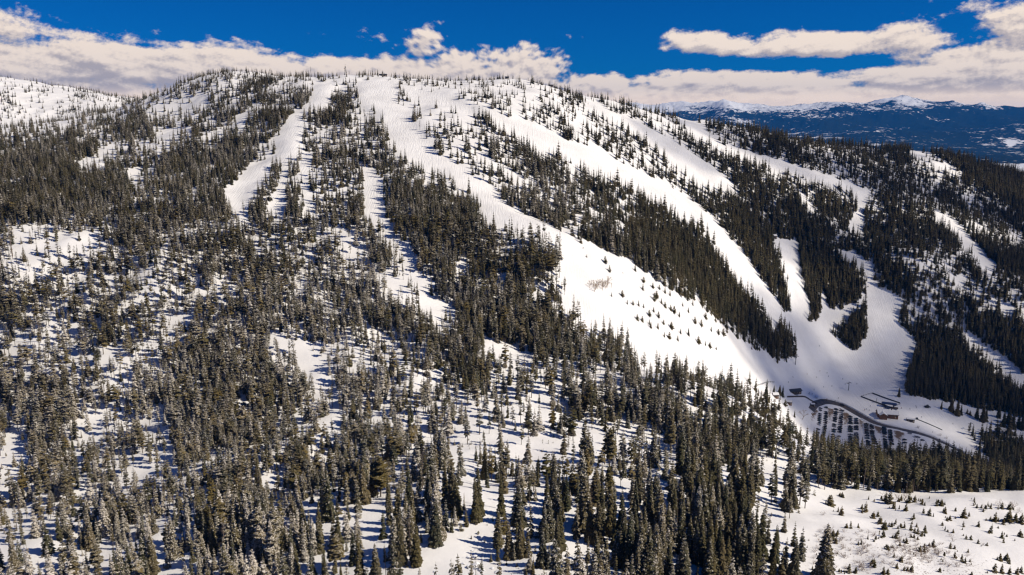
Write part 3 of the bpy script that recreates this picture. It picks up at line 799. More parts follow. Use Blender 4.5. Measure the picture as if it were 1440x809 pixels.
for (x, y, h) in SHR:
    u, v = z6(x, y); p = ground(u, v)
    if p is None: continue
    hm_ = h / 4.8 * px_m(p) * 1.1
    o = link('bare_shrub', random.choice(BAREB), None, p); w = random.uniform(1.0, 1.6)
    o.scale = (hm_ * w, hm_ * w, hm_); o.rotation_euler = (0, 0, random.random() * 6.28); tag(o, '', 'shrub')
    pl = 'under the tree belt' if v < 722 else 'at the bottom edge left of the scrub patch' if v > 785 and u < 1250 else 'in front of the scrub patch' if v > 788 else 'at the back of the scrub patch' if u > 1250 and v < 765 else 'at left edge of near slope' if u < 1180 else 'in left half of near slope' if u < 1250 else 'in the brown scrub patch' if u < 1320 else 'right of the brown scrub patch'
    items.append((o, ('large ' if h > 52 else 'small ' if h > 38 else 'low ' if h > 32 else 'tiny ') + 'leafless shrub', pl, u))
label_rows(items, 'leafless shrubs on the near snow slope')
items = []
for k in range(34):
    u, v = 846 + random.gauss(0, 11), 404 + random.gauss(0, 4)
    p = ground(u, v); h = random.uniform(9, 15) * px_m(p)
    o = link('leafless_aspen', random.choice(BARET), None, p); o.scale = (h * .8, h * .8, h); o.rotation_euler = (0, 0, random.random() * 6.28)
    tag(o, '', 'bare tree')
    items.append((o, 'pale leafless aspen', 'in the %s of the open slope clump' % ('back' if v < 402.5 else 'middle' if v < 405.5 else 'front'), u))
label_rows(items, 'leafless aspens in the clump on the open slope')
for (u, v, h, lab) in [(1128,590,19,'large leafless tree on the snow beside the car park'), (1322,614,7,'leafless bush on the snow between ski lodge and bending road'), (1331,618,7,'second small leafless bush above the bending road'), (1291,603,7,'small bare bush near the right end of the carpet lift')]:
    p = ground(u, v); h *= px_m(p)
    o = link('bare_tree' if h > 8 else 'bare_shrub', BARET[1] if h > 8 else BAREB[0], None, p); o.scale = (h, h, h); tag(o, lab, 'bare tree' if h > 8 else 'shrub')

# rocks in the gully at the bottom edge
def rock(seed):
    import bmesh
    bm = bmesh.new(); bmesh.ops.create_icosphere(bm, subdivisions=3, radius=1)
    off = seed * 7.7
    for v_ in bm.verts:
        c = v_.co
        k = 1 + .9 * (float(fbm(np.array(c.x * 1.1 + off), np.array(c.y * 1.1 + c.z * 1.7), 3)) - .5)
        v_.co = Vector((c.x * k * 1.2, c.y * k * .9, c.z * k * .75))
    me = bpy.data.meshes.new('rock'); bm.to_mesh(me); bm.free(); me.materials.append(M['rock']); return me
def rock_mat():
    m, nt, b = nodes('rock')
    geo = N(nt, 'ShaderNodeNewGeometry'); sp = N(nt, 'ShaderNodeSeparateXYZ'); nt.links.new(geo.outputs['Normal'], sp.inputs[0])
    n = noise(nt, geo.outputs['Position'], 1.2, 5)
    c = mixc(nt, n, (.05, .045, .045), (.16, .14, .125))
    f = sstep(nt, mth(nt, 'ADD', sp.outputs['Z'], mth(nt, 'MULTIPLY', n, .5)), .82, .95)
    nt.links.new(mixc(nt, f, c, (.84, .85, .87)), b.inputs['Base Color']); b.inputs['Roughness'].default_value = .85
    return m
M['rock'] = rock_mat()
ROCKM = [rock(i) for i in range(3)]
items = []
for (u, v, r) in [(667,787,7),(680,783,5),(670,797,9),(660,801,8),(687,790,4),(677,804,7),(652,795,4),(692,800,5),(664,776,4),(675,775,3),(645,803,5),(699,806,6),(658,786,4),(612,806,4),(706,792,3),(684,772,3)]:
    p = ground(u, v); s = r * px_m(p) * .55
    o = link('boulder', random.choice(ROCKM), None, p + Vector((0, 0, s * .15))); o.scale = (s * random.uniform(.8, 1.3), s, s * random.uniform(.6, 1.0)); o.rotation_euler = (0, 0, random.random() * 6.28)
    tag(o, '', 'rock')
    items.append((o, ('big' if r > 5.5 else 'small') + ' dark boulder', 'in the snowy gully' + (' at bottom edge' if v > 793 else ''), u))
label_rows(items, 'boulders in the snowy gully')

# ------------------------------------------------------------------ car park, road and banks
def smooth_line(pts, step=2.0):
    pts = [Vector(p) for p in pts]; out = []
    for i in range(len(pts) - 1):
        p0, p1, p2, p3 = pts[max(i - 1, 0)], pts[i], pts[i + 1], pts[min(i + 2, len(pts) - 1)]
        n = max(1, int((p2 - p1).length / step))
        for k in range(n):
            t = k / n
            out.append(.5 * ((2 * p1) + (p2 - p0) * t + (2 * p0 - 5 * p1 + 4 * p2 - p3) * t * t + (3 * p1 - p0 - 3 * p2 + p3) * t ** 3))
    return out + [pts[-1]]
def ribbon(name, line, prof, mat, smooth=True):
    """prof: (offset across, height above ground)"""
    V, Fs = [], []
    for i, p in enumerate(line):
        d = line[min(i + 1, len(line) - 1)] - line[max(i - 1, 0)]; d.z = 0; d.normalize(); s = Vector((d.y, -d.x, 0))
        for (o, h) in prof:
            q = p + s * o; V.append((q.x, q.y, float(height(q.x, q.y)) + h * (1 if abs(h) < .4 else .75 + .5 * float(vnoise(np.array(q.x * .2), np.array(q.y * .2))))))
    m = len(prof)
    for i in range(len(line) - 1):
        for k in range(m - 1): Fs.append((i * m + k, i * m + k + 1, (i + 1) * m + k + 1, (i + 1) * m + k))
    return link(name, mesh(name, V, Fs, [mat], smooth=smooth))
def road_mat():
    m, nt, b = nodes('wet_road')
    P = N(nt, 'ShaderNodeNewGeometry').outputs['Position']
    n = noise(nt, P, .25, 5); n2 = noise(nt, P, 1.5, 4)
    c = mixc(nt, sstep(nt, n, .35, .65), (.035, .034, .036), (.10, .075, .055))
    c = mixc(nt, mth(nt, 'MULTIPLY', sstep(nt, n2, .6, .72), .7), c, (.45, .42, .40))
    nt.links.new(c, b.inputs['Base Color']); b.inputs['Roughness'].default_value = .45
    return m
def lot_mat():
    m, nt, b = nodes('packed_snow_and_mud')
    P = N(nt, 'ShaderNodeNewGeometry').outputs['Position']; at = N(nt, 'ShaderNodeAttribute', attribute_name='mud')
    n = noise(nt, P, .3, 5, .65)
    f = sstep(nt, mth(nt, 'ADD', mth(nt, 'MULTIPLY', at.outputs['Fac'], .9), mth(nt, 'SUBTRACT', n, .5)), .25, .6)
    c = mixc(nt, n, (.70, .68, .68), (.84, .83, .83))
    nt.links.new(mixc(nt, f, c, (.16, .10, .055)), b.inputs['Base Color']); b.inputs['Roughness'].default_value = .7
    return m
M['road'] = road_mat(); M['lot'] = lot_mat()
road_px = [(1141,578),(1146,570),(1152,567.3),(1160,566),(1172,567),(1184,571),(1195,577),(1207,584),(1220,591),(1232,596),(1245,600),(1260,603),(1275,606),(1290,610),(1305,615),(1320,621),(1335,628),(1350,636),(1364,645)]
road_line = [ground(u, v) for u, v in road_px]
e = road_line[-1]; road_line += [e + Vector((28, -22, 0)), e + Vector((70, -60, 0)), e + Vector((130, -110, 0))]
road_line = smooth_line(road_line)
tag(ribbon('road', road_line, [(-3.4, -.3), (-3.3, .22), (-1.6, .24), (0, .25), (1.6, .24), (3.3, .22), (3.4, -.3)], M['road'], False), 'wet plowed road bending round the car park', None, kind='structure')
tag(ribbon('snow_bank', road_line[14:], [(-6.4, -.2), (-5.2, 1.0), (-4.4, 1.5), (-3.9, .8), (-3.6, .1)], M['snow']), 'plowed snow bank along the road', None, kind='structure')
tag(ribbon('snow_bank', road_line[40:], [(3.6, .1), (3.9, .6), (4.3, .9), (5.0, .5), (5.8, -.2)], M['snow']), 'lower plowed snow bank along the road', None, kind='structure')
path = smooth_line([ground(u, v) for u, v in [(1088,574),(1094,576),(1100,580),(1107,588),(1114,598),(1118,608),(1120,618),(1120,628)]])
M['packed'] = simple('packed_snow', (.62, .63, .68), .6, .12, .3)
tag(ribbon('track', path, [(-2.6, .12), (0, .15), (2.6, .12)], M['packed']), 'packed snow track past the wooden huts', None, kind='structure')
tag(ribbon('snow_bank', path, [(2.7, .1), (3.2, .9), (4.0, 1.5), (5.2, 1.0), (6.6, -.2)], M['snow']), 'snow bank beside the packed track', None, kind='structure')
tag(ribbon('snow_bank', path, [(-6.0, -.2), (-4.8, .8), (-3.8, 1.2), (-3.1, .7), (-2.7, .1)], M['snow']), 'inner snow bank beside the packed track', None, kind='structure')
corner = [ground(u, v) for u, v in [(1140,580),(1152,570),(1184,575),(1220,594),(1262,606),(1310,620),(1330,630),(1300,640),(1240,636),(1135,630)]]
lx = np.arange(math.floor(min(p.x for p in corner) / 5) * 5, max(p.x for p in corner) + 5, 2.5); ly = np.arange(math.floor((min(p.y for p in corner) - 25) / 5) * 5, max(p.y for p in corner) + 5, 2.5)
LX, LY = np.meshgrid(lx, ly); LZ = height(LX, LY) + .06
mud = np.zeros_like(LX)
for (a, b_, wd, k) in [((1144,575),(1139,590),5,1.0),((1169,573),(1165,594),4.5,.8),((1190,583),(1189,600),4.5,.85),((1211,590),(1211,606),4,.8),((1235,600),(1236,610),5,1.0),((1264,608),(1263,619),5,1.1),((1184,574),(1195,580),5,1.0),((1166,594),(1163,622),3,.35),((1189,600),(1188,622),3,.35)]:
    p, q_ = ground(*a), ground(*b_)
    t = np.clip(((LX - p.x) * (q_.x - p.x) + (LY - p.y) * (q_.y - p.y)) / max(1, (q_.x - p.x) ** 2 + (q_.y - p.y) ** 2), 0, 1)
    dd = np.hypot(LX - p.x - t * (q_.x - p.x), LY - p.y - t * (q_.y - p.y))
    mud = np.maximum(mud, k * np.exp(-(dd / wd) ** 2) * (1 - .6 * t))
# keep the sheet inside its outline
inm = np.zeros(LX.shape, bool)
for i in range(len(corner)):
    p, q_ = corner[i], corner[(i + 1) % len(corner)]
    if p.y != q_.y: inm ^= ((p.y > LY) != (q_.y > LY)) & (LX < (q_.x - p.x) * (LY - p.y) / (q_.y - p.y) + p.x)
V, Fs, idm = [], [], -np.ones(LX.shape, int)
for j in range(LX.shape[0]):
    for i in range(LX.shape[1]):
        if inm[j, i]: idm[j, i] = len(V); V.append((LX[j, i], LY[j, i], LZ[j, i]))
for j in range(LX.shape[0] - 1):
    for i in range(LX.shape[1] - 1):
        a, b_, c, d = idm[j, i], idm[j, i + 1], idm[j + 1, i + 1], idm[j + 1, i]
        if min(a, b_, c, d) >= 0: Fs += [(a, b_, c), (a, c, d)]
me = mesh('car_park', V, Fs, [M['lot']]); attr(me, 'mud', mud[inm])
tag(link('car_park', me), 'snow packed car park with muddy lanes', None, kind='structure')

# ------------------------------------------------------------------ cars
def paint_mat(n, col):
    m, nt, b = nodes(n); b.inputs['Base Color'].default_value = (*col, 1); b.inputs['Roughness'].default_value = .35; b.inputs['Metallic'].default_value = .3
    b.inputs['Coat Weight'].default_value = .4
    return m
COL = {'black': (.012, .012, .014), 'dark blue': (.015, .03, .08), 'dark grey': (.05, .052, .058), 'dark green': (.015, .035, .03), 'maroon': (.07, .012, .014), 'silver': (.35, .36, .38), 'white': (.7, .7, .72), 'teal': (.03, .09, .11), 'navy': (.01, .015, .04)}
PM = {k: paint_mat(k.replace(' ', '_') + '_paint', v) for k, v in COL.items()}
M['glass'] = paint_mat('car_glass', (.012, .015, .02)); M['tyre'] = simple('tyre', (.012, .012, .012), .9, .2); M['lamp'] = paint_mat('lamp_glass', (.6, .6, .58)); M['tail'] = paint_mat('tail_glass', (.3, .01, .01))
def car_mesh(kind, pm):
    # side outline (x along, z up), lofted across with tumblehome
    if kind == 'suv': low = [(-2.3,.35),(-2.32,.75),(-2.25,1.0),(2.25,1.0) if 0 else (.9,1.02),(2.05,.92),(2.28,.75),(2.3,.4)]; cab = [(-2.2,1.0),(-2.05,1.62),(-1.8,1.72),(.2,1.72),(.95,1.02)]
    elif kind == 'sedan': low = [(-2.2,.32),(-2.25,.7),(-2.1,.92),(.9,.92),(2.0,.82),(2.25,.65),(2.25,.35)]; cab = [(-1.7,.92),(-1.0,1.38),(-.7,1.43),(.2,1.42),(1.0,.92)]
    elif kind == 'van': low = [(-2.4,.35),(-2.42,1.0),(-2.38,1.1),(1.4,1.08),(2.2,.95),(2.4,.75),(2.4,.4)]; cab = [(-2.38,1.1),(-2.28,1.8),(-2.1,1.88),(.8,1.85),(1.5,1.08)]
    else: low = [(-2.7,.45),(-2.72,1.0),(-2.68,1.1),(1.2,1.1),(2.4,1.02),(2.65,.85),(2.65,.5)]; cab = [(-.9,1.1),(-.75,1.75),(-.55,1.82),(.5,1.82),(1.2,1.1)]
    mb = MB()
    def loft(prof, w0, w1, mi, mside):
        zs = [p[1] for p in prof]; z0, z1 = min(zs), max(zs)
        wf = lambda z: w0 + (w1 - w0) * (z - z0) / (z1 - z0)
        V = [(x, s * wf(z), z) for s in (-1, 1) for x, z in prof]; n = len(prof)
        mb.add(V, [tuple(range(n)), tuple(range(2 * n - 1, n - 1, -1))], mside)
        mb.add(V, [(i, i + n, (i + 1) % n + n, (i + 1) % n) for i in range(n)], mi)
    loft(low, .90, .93, 0, 0)
    loft(cab, .86, .66, 0, 1)
    c = cab
    for (p, q_) in ((c[-1], c[-2]), (c[0], c[1])):         # windscreen and rear window, just proud of the shell
        dx, dz = q_[0] - p[0], q_[1] - p[1]; o = .012 if p is c[-1] else -.012
        mb.add([(p[0] + .12 * dx + o, s * .74, p[1] + .12 * dz + .012) for s in (-1, 1)] + [(p[0] + .9 * dx + o, s * .62, p[1] + .9 * dz + .012) for s in (1, -1)], [(0, 1, 2, 3)], 1)
    for x in (-1.4 if kind != 'pickup' else -1.6, 1.4 if kind != 'pickup' else 1.65):
        for s in (-1, 1): mb.tube([(x, s * .70, .36), (x, s * .92, .36)], .36, 12, 2)
    for s in (-1, 1):
        mb.box((low[-2][0], s * .62, low[-2][1] - .04), (.06, .34, .14), 0, 3); mb.box((low[1][0], s * .72, low[1][1]), (.05, .2, .2), 0, 4)
        mb.box((.95, s * .98, 1.05), (.16, .14, .12), 0, 0)
    if kind == 'pickup': mb.box((-1.8, 0, 1.108), (1.6, 1.5, .02), 0, 1)
    if kind in ('suv', 'van'):
        for s in (-1, 1): mb.box((-.6, s * .55, cab[2][1] + .05), (1.8, .05, .05), 0, 1)
    return mb.mesh(kind, [pm, M['glass'], M['tyre'], M['lamp'], M['tail']])
CM = {}
def car(kind, col, p, rz, label, group=None):
    if (kind, col) not in CM: CM[kind, col] = car_mesh(kind, PM[col])
    n = {'suv': 'parked_car', 'sedan': 'parked_car', 'van': 'parked_van', 'pickup': 'parked_pickup'}[kind]
    o = link(n, CM[kind, col], None, Vector((p[0], p[1], float(height(p[0], p[1])) + .08))); o.rotation_euler = (random.gauss(0, .01), random.gauss(0, .01), rz)
    return tag(o, label, 'car' if kind != 'van' else 'van', group)
COLS = [[(1153,576),(1151.5,598),(1147,616)],[(1161,575),(1160,598),(1155,620)],[(1176,577),(1173,600),(1171,626)],[(1183.5,579),(1181.5,600),(1178,629)],[(1196,587),(1196,605),(1195,633)],
        [(1204,590),(1204,606),(1205,633)],[(1218,598),(1219,612),(1222,631)],[(1225.5,600),(1226.5,612),(1231,627)],[(1243,603),(1244,614),(1246,633)],[(1251.5,606),(1252.5,618),(1254,626)]]
ckeys = ['black'] * 4 + ['dark blue'] * 3 + ['dark grey'] * 4 + ['navy'] * 3 + ['dark green'] * 2 + ['maroon'] + ['silver'] * 2 + ['white'] * 2 + ['teal'] * 2
for c, col in enumerate(COLS):
    P_ = [ground(u, v) for u, v in col]
    line = smooth_line(P_, .5); s = 0; nxt = 0; k = 0; last = line[0]
    tl = sum((line[i + 1] - line[i]).length for i in range(len(line) - 1)); pitch = max(tl / 20, 3.0)
    side = 'left' if c % 2 == 0 else 'right'
    for i, p in enumerate(line):
        s += (p - last).length; last = p
        if s >= nxt:
            nxt += pitch * random.uniform(.85, 1.15)
            if random.random() < .06: continue
            d = line[min(i + 3, len(line) - 1)] - line[max(i - 3, 0)]
            rz = math.atan2(d.y, d.x) + math.pi / 2 + (math.pi if random.random() < (.75 if c % 2 else .25) else 0) + random.gauss(0, .05)
            kd = random.choices(['suv', 'sedan', 'pickup', 'van'], [5, 3, 2.2, .8])[0]; cl = random.choice(ckeys); k += 1
            car(kd, cl, p, rz, '%s %s, %s from the road, %s line of the %s double row' % (cl, {'suv': 'wagon'}.get(kd, kd), ORD[k] if k > 1 else 'nearest', side, ORD[c // 2 + 1]), 'cars parked in rows')
for (u, v, kd, cl, rz, lab) in [(1272,620,'suv','black',.2,'black wagon parked alone right of the car rows, farther of two'),(1272.5,624,'suv','navy',.15,'navy wagon parked alone right of the car rows, nearer of two'),(1286.5,615.5,'suv','white',2.9,'white wagon standing apart near the bending road'),
    (1290,616.5,'pickup','silver',2.95,'silver pickup standing apart beside the white wagon'),(1297,620,'sedan','black',.1,'black sedan parked farthest right in the car park'),(1279,611,'sedan','silver',-.3,'silver sedan close under the road right of the rows')]:
    car(kd, cl, ground(u, v), rz, lab)
p = ground(1184.5, 571.2); o = car('van', 'black', p, -.45, 'black van driving on the wet road above the car rows'); o.name = 'black_van'; o.location.z += .2

# ------------------------------------------------------------------ buildings of the ski base and on the ridge
M['wood'] = simple('brown_wood', (.16, .075, .04), .8, .35, 2); M['darkwood'] = simple('dark_wood', (.055, .04, .035), .85, .3, 2); M['metalroof'] = simple('dark_roofing', (.035, .04, .05), .5, .2, 2)
M['window'] = paint_mat('window_glass', (.03, .04, .055)); M['steel'] = simple('galvanised_steel', (.22, .23, .25), .5, .2, 3, .6); M['darksteel'] = simple('dark_steel', (.03, .035, .045), .5, .2, 3, .3)
M['blue'] = simple('blue_cladding', (.02, .045, .13), .45, .15, 2); M['trim'] = simple('pale_trim', (.45, .36, .26), .7, .2, 2); M['red'] = simple('red_cloth', (.45, .03, .03), .7, .2, 5)
def gable(mb, L, Wd, h0, hr, ov, th, x0=0, y0=0, along='x', mi=0):
    pr = [(-Wd / 2 - ov, h0 - ov * hr / (Wd / 2)), (0, h0 + hr), (Wd / 2 + ov, h0 - ov * hr / (Wd / 2))]
    V = []
    for x in (-L / 2 - ov, L / 2 + ov):
        for up in (0, th):
            for (y, z) in pr: V.append((x, y, z + up))
    if along == 'y': V = [(-y, x, z) for x, y, z in V]
    V = [(x + x0, y + y0, z) for x, y, z in V]
    mb.add(V, [(0, 1, 7, 6), (1, 2, 8, 7), (3, 9, 10, 4), (4, 10, 11, 5), (0, 6, 9, 3), (2, 5, 11, 8), (0, 3, 4, 1), (1, 4, 5, 2), (6, 7, 10, 9), (7, 8, 11, 10)], mi)
def walls(mb, L, Wd, h0, hr, x0=0, y0=0, along='x'):
    V = [(x, y, z) for x in (-L / 2, L / 2) for (y, z) in ((-Wd / 2, -1.2), (-Wd / 2, h0), (0, h0 + hr - .02), (Wd / 2, h0), (Wd / 2, -1.2))]
    if along == 'y': V = [(-y, x, z) for x, y, z in V]
    V = [(x + x0, y + y0, z) for x, y, z in V]
    mb.add(V, [(0, 1, 2, 3, 4), (9, 8, 7, 6, 5), (0, 5, 6, 1), (3, 8, 9, 4), (1, 6, 7, 2), (2, 7, 8, 3)])
def house(name, label, cat, p, rz, L, Wd, h0, hr, wall, snow=True, wing=None, chimney=False, nwin=3, ov=.6):
    t = thing(name, label, cat, p, rz)
    mb = MB(); walls(mb, L, Wd, h0, hr)
    if wing: walls(mb, *wing, along='y')if 0 else walls(mb, wing[0], wing[1], h0 - .1, wing[1] / Wd * hr, wing[2], wing[3], 'y')
    link('wall', mb.mesh('wall', [wall]), t)
    mb = MB(); gable(mb, L, Wd, h0, hr, ov, .18)
    if wing: gable(mb, wing[0], wing[1], h0 - .1, wing[1] / Wd * hr, ov, .18, wing[2], wing[3], 'y')
    rf = link('roof', mb.mesh('roof', [M['metalroof']]), t)
    if snow:
        mb = MB(); gable(mb, L - .3, Wd - .3, h0 + .19, hr, ov - .1, .42)
        if wing: gable(mb, wing[0] - .3, wing[1] - .3, h0 + .09, wing[1] / Wd * hr, ov - .1, .42, wing[2], wing[3], 'y')
        link('roof_snow', mb.mesh('roof_snow', [M['snow']]), rf)
    if chimney:
        mb = MB(); mb.box((L * .22, Wd * .18, h0 + hr + .3), (.9, .9, 2.2)); link('chimney', mb.mesh('chimney', [M['darkwood']]), rf)
    for k in range(nwin):
        x = -L / 2 + L * (k + .5) / nwin
        if wing and abs(x - wing[2]) < wing[1] / 2 + .5: continue
        mb = MB(); mb.box((x, -Wd / 2 - .02, h0 * .55), (min(1.6, L / nwin * .6), .1, 1.1)); wdw = link('window', mb.mesh('window', [M['window']]), t)
        mb = MB(); mb.box((x, -Wd / 2 - .06, h0 * .55 - .62), (min(1.6, L / nwin * .6) + .3, .14, .12)); link('sill', mb.mesh('sill', [M['trim']]), wdw)
    mb = MB(); mb.box((L * .36, -Wd / 2 - .03, .75), (1.0, .12, 2.1)); d = link('door', mb.mesh('door', [M['trim']]), t)
    mb = MB(); mb.box((L * .36 + .36, -Wd / 2 - .12, .75), (.1, .06, .1)); link('handle', mb.mesh('handle', [M['darksteel']]), d)
    return t
G = lambda u, v: ground(u, v)
house('ski_lodge', 'largest brown wooden lodge with snowy cross gable roof above the road', 'lodge', G(1247,586), -.22, 21, 10.5, 3.8, 3.0, M['wood'], True, (9, 7.5, -5.5, -5.2), True, 5)
house('wooden_shed', 'small dark shed with snowy roof right of the ski lodge', 'shed', G(1280,593), -.35, 8.0, 3.6, 2.4, .9, M['darkwood'], True, None, False, 2, .3)
house('wooden_hut', 'brown hut with snowy roof among trees left of the car park', 'hut', G(1090,558.5), .1, 6, 5, 3.0, 1.7, M['wood'], True, None, False, 2, .5)
house('lift_building', 'long dark-roofed building beside the huts above the packed track', 'building', G(1117,553), .28, 14, 6, 3.2, 1.6, M['darkwood'], False, None, False, 4, .8)
house('wooden_hut', 'low brown hut below the long dark-roofed building', 'hut', G(1109,568), -.3, 6.5, 4, 2.3, 1.0, M['wood'], True, None, False, 2, .3)
house('ticket_hut', 'tiny dark hut at the corner where road and fence meet', 'hut', G(1142.5,571.5), -.15, 4.6, 3, 2.0, .8, M['darkwood'], True, None, False, 1, .3)
house('ski_patrol_cabin', 'lone snow-roofed cabin at the top of the shaded ski run', 'cabin', G(1088,335), .1, 7.5, 5.5, 2.6, 1.6, M['darkwood'], True, None, False, 2, .4)
house('forest_shed', 'small shed at the edge of the dark forest', 'shed', G(1281,549.5), .1, 6, 4, 2.0, 1.0, M['darkwood'], True, None, False, 1, .4)
def ridge_top(u, y0, y1):
    best = None
    for y in np.arange(y0, y1, 4.0):
        x = (u - 720) / F * y * .98; z = float(height(x, y)); 
        v = project(np.array([x]), np.array([y]), np.array([z]))[1][0]
        if best is None or v < best[0]: best = (v, Vector((x, y, z)))
    return best[1]
for (u, nm, lab, L) in [(541,'summit_hut','dark flat summit building on the ridge line beside the masts',11),(713,'summit_hut','small dark hut on the ridge above the broad sparse slope',5.5),(775,'summit_hut','little hut at the right shoulder of the ridge',5)]:
    p = ridge_top(u, 1050, 1350); house(nm, lab, 'hut', p - Vector((0, 0, .3)), 0, L, 5, 2.6, 1.0, M['darkwood'], False, None, False, 3, .5)
p = ridge_top(441, 1050, 1300); t = thing('radio_mast', 'thin single radio mast on the ridge above the left ski run', 'mast', p)
mb = MB(); mb.tube([(0, 0, -.5), (0, 0, 8), (0, 0, 15)], [.32, .25, .12], 6); link('pole', mb.mesh('pole', [M['darksteel']]), t)
mb = MB()
for z in (10, 12.5): mb.tube([(-.9, 0, z), (.9, 0, z)], .1, 4)
link('antenna', mb.mesh('antenna', [M['darksteel']]), t)
p = ridge_top(489, 1050, 1300); t = thing('lattice_tower', 'lattice radio tower with platforms on the ridge line', 'tower', p)
mb = MB()
for sx_, sy_ in ((-1, -1), (1, -1), (1, 1), (-1, 1)): mb.tube([(sx_ * 1.2, sy_ * 1.2, -.5), (sx_ * .4, sy_ * .4, 13)], .14, 4)
for k in range(7):
    z = k * 1.9; w_ = 1.2 - .8 * z / 13; z2 = z + 1.9; w2 = 1.2 - .8 * z2 / 13
    for (a, b_) in (((-1, -1), (1, -1)), ((1, -1), (1, 1)), ((1, 1), (-1, 1)), ((-1, 1), (-1, -1))):
        mb.tube([(a[0] * w_, a[1] * w_, z), (b_[0] * w2, b_[1] * w2, z2)], .07, 3)
link('lattice_frame', mb.mesh('lattice_frame', [M['darksteel']]), t)
for z in (7, 10.5):
    mb = MB(); mb.box((0, 0, z), (2.6, 2.6, .25)); link('platform', mb.mesh('platform', [M['darksteel']]), t)
mb = MB(); mb.tube([(-.9, -1.2, 9.2), (-.9, -1.5, 9.2)], .8, 12); link('dish', mb.mesh('dish', [M['trim']]), t)
mb = MB(); mb.tube([(0, 0, 13), (0, 0, 16)], .08, 4); link('antenna', mb.mesh('antenna', [M['darksteel']]), t)

# chairlift
def lift_tower(u, v, h, rz, label):
    p = G(u, v); t = thing('lift_tower', label, 'lift tower', p, rz)
    mb = MB(); mb.tube([(0, 0, -.6), (0, 0, h * .5), (0, 0, h)], [.42, .36, .28], 8); link('pole', mb.mesh('pole', [M['steel']]), t)
    mb = MB(); mb.box((0, 0, h), (5.2, .4, .45)); mb.box((0, 0, h + .9), (.2, .2, 1.6)); link('crossarm', mb.mesh('crossarm', [M['steel']]), t)
    for s in (-1, 1):
        mb = MB(); mb.box((s * 2.4, 0, h - .25), (.18, 3.2, .2))
        for k in range(4): mb.tube([(s * 2.4 - .12, -1.2 + .8 * k, h - .5), (s * 2.4 + .12, -1.2 + .8 * k, h - .5)], .28, 8)
        link('sheave_train', mb.mesh('sheave_train', [M['darksteel']]), t)
    mb = MB()
    for s in (-.2, .2): mb.tube([(s, -.55, .3), (s, -.5, h - .2)], .04, 3)
    for k in range(int(h / .6)): mb.tube([(-.2, -.54, .5 + .6 * k), (.2, -.54, .5 + .6 * k)], .03, 3)
    link('ladder', mb.mesh('ladder', [M['darksteel']]), t)
lift_tower(1193,549.5,9.5,.5,'steel lift tower standing on the flat snow above the car rows')
lift_tower(1118.5,513,10.5,.4,'lift tower at the tip of the forest beside the open slope')
lift_tower(1363.5,606,8.5,.6,'thin lift tower on the snow left of the right forest foot')
p = G(1250,573); t = thing('chairlift_terminal', 'dark blue chairlift terminal inside its fenced loading yard', 'chairlift terminal', p, -.42)
mb = MB()
pr = [(-1.9, 3.6), (-2.3, 4.3), (-2.1, 5.2), (-1.2, 5.7), (1.2, 5.7), (2.1, 5.2), (2.3, 4.3), (1.9, 3.6)]
V = [(x, y * k, 3.6 + (z - 3.6) * k + (1 - k) * .8) for x, k in ((-8, .6), (-7.2, .95), (-6, 1), (6, 1), (7.2, .95), (8, .6)) for y, z in pr]; n = len(pr)
mb.add(V, [(i * n + k, i * n + (k + 1) % n, (i + 1) * n + (k + 1) % n, (i + 1) * n + k) for i in range(5) for k in range(n)] + [tuple(range(n))[::-1], tuple(5 * n + k for k in range(n))])
link('housing', mb.mesh('housing', [M['blue']]), t)
for x in (-4.5, 4.5):
    mb = MB(); mb.box((x, 0, 1.3), (1.2, 1.0, 5.0), 0, 0, .8); link('pillar', mb.mesh('pillar', [M['darksteel']]), t)
mb = MB(); mb.tube([(5.2, 0, 3.1), (5.2, 0, 3.35)], 2.1, 20); mb.tube([(5.2, 0, 2.9), (5.2, 0, 3.6)], .3, 8); link('bullwheel', mb.mesh('bullwheel', [M['darksteel']]), t)
mb = MB(); mb.box((-1, -3.6, .5), (3.2, 2.4, 3.2)); mb.box((-1, -3.6, 2.2), (3.8, 3.0, .25)); ob = link('operator_booth', mb.mesh('operator_booth', [M['blue']]), t)
mb = MB(); mb.box((-1, -4.82, 1.2), (2.4, .06, 1.0)); link('window', mb.mesh('window', [M['window']]), ob)
mb = MB(); mb.box((1, 0, .1), (17, 5.4, .5)); link('loading_platform', mb.mesh('loading_platform', [M['darkwood']]), t)
p = G(1232.5,566); t = thing('loading_gantry', 'small H-shaped steel gantry in the lift loading yard', 'gantry', p, -.42)
for s in (-1, 1):
    mb = MB(); mb.tube([(0, s * 2.2, -.4), (0, s * 2.2, 4.6)], .2, 6); link('post', mb.mesh('post', [M['steel']]), t)
mb = MB(); mb.box((0, 0, 3.2), (.35, 4.8, .4)); link('beam', mb.mesh('beam', [M['steel']]), t)
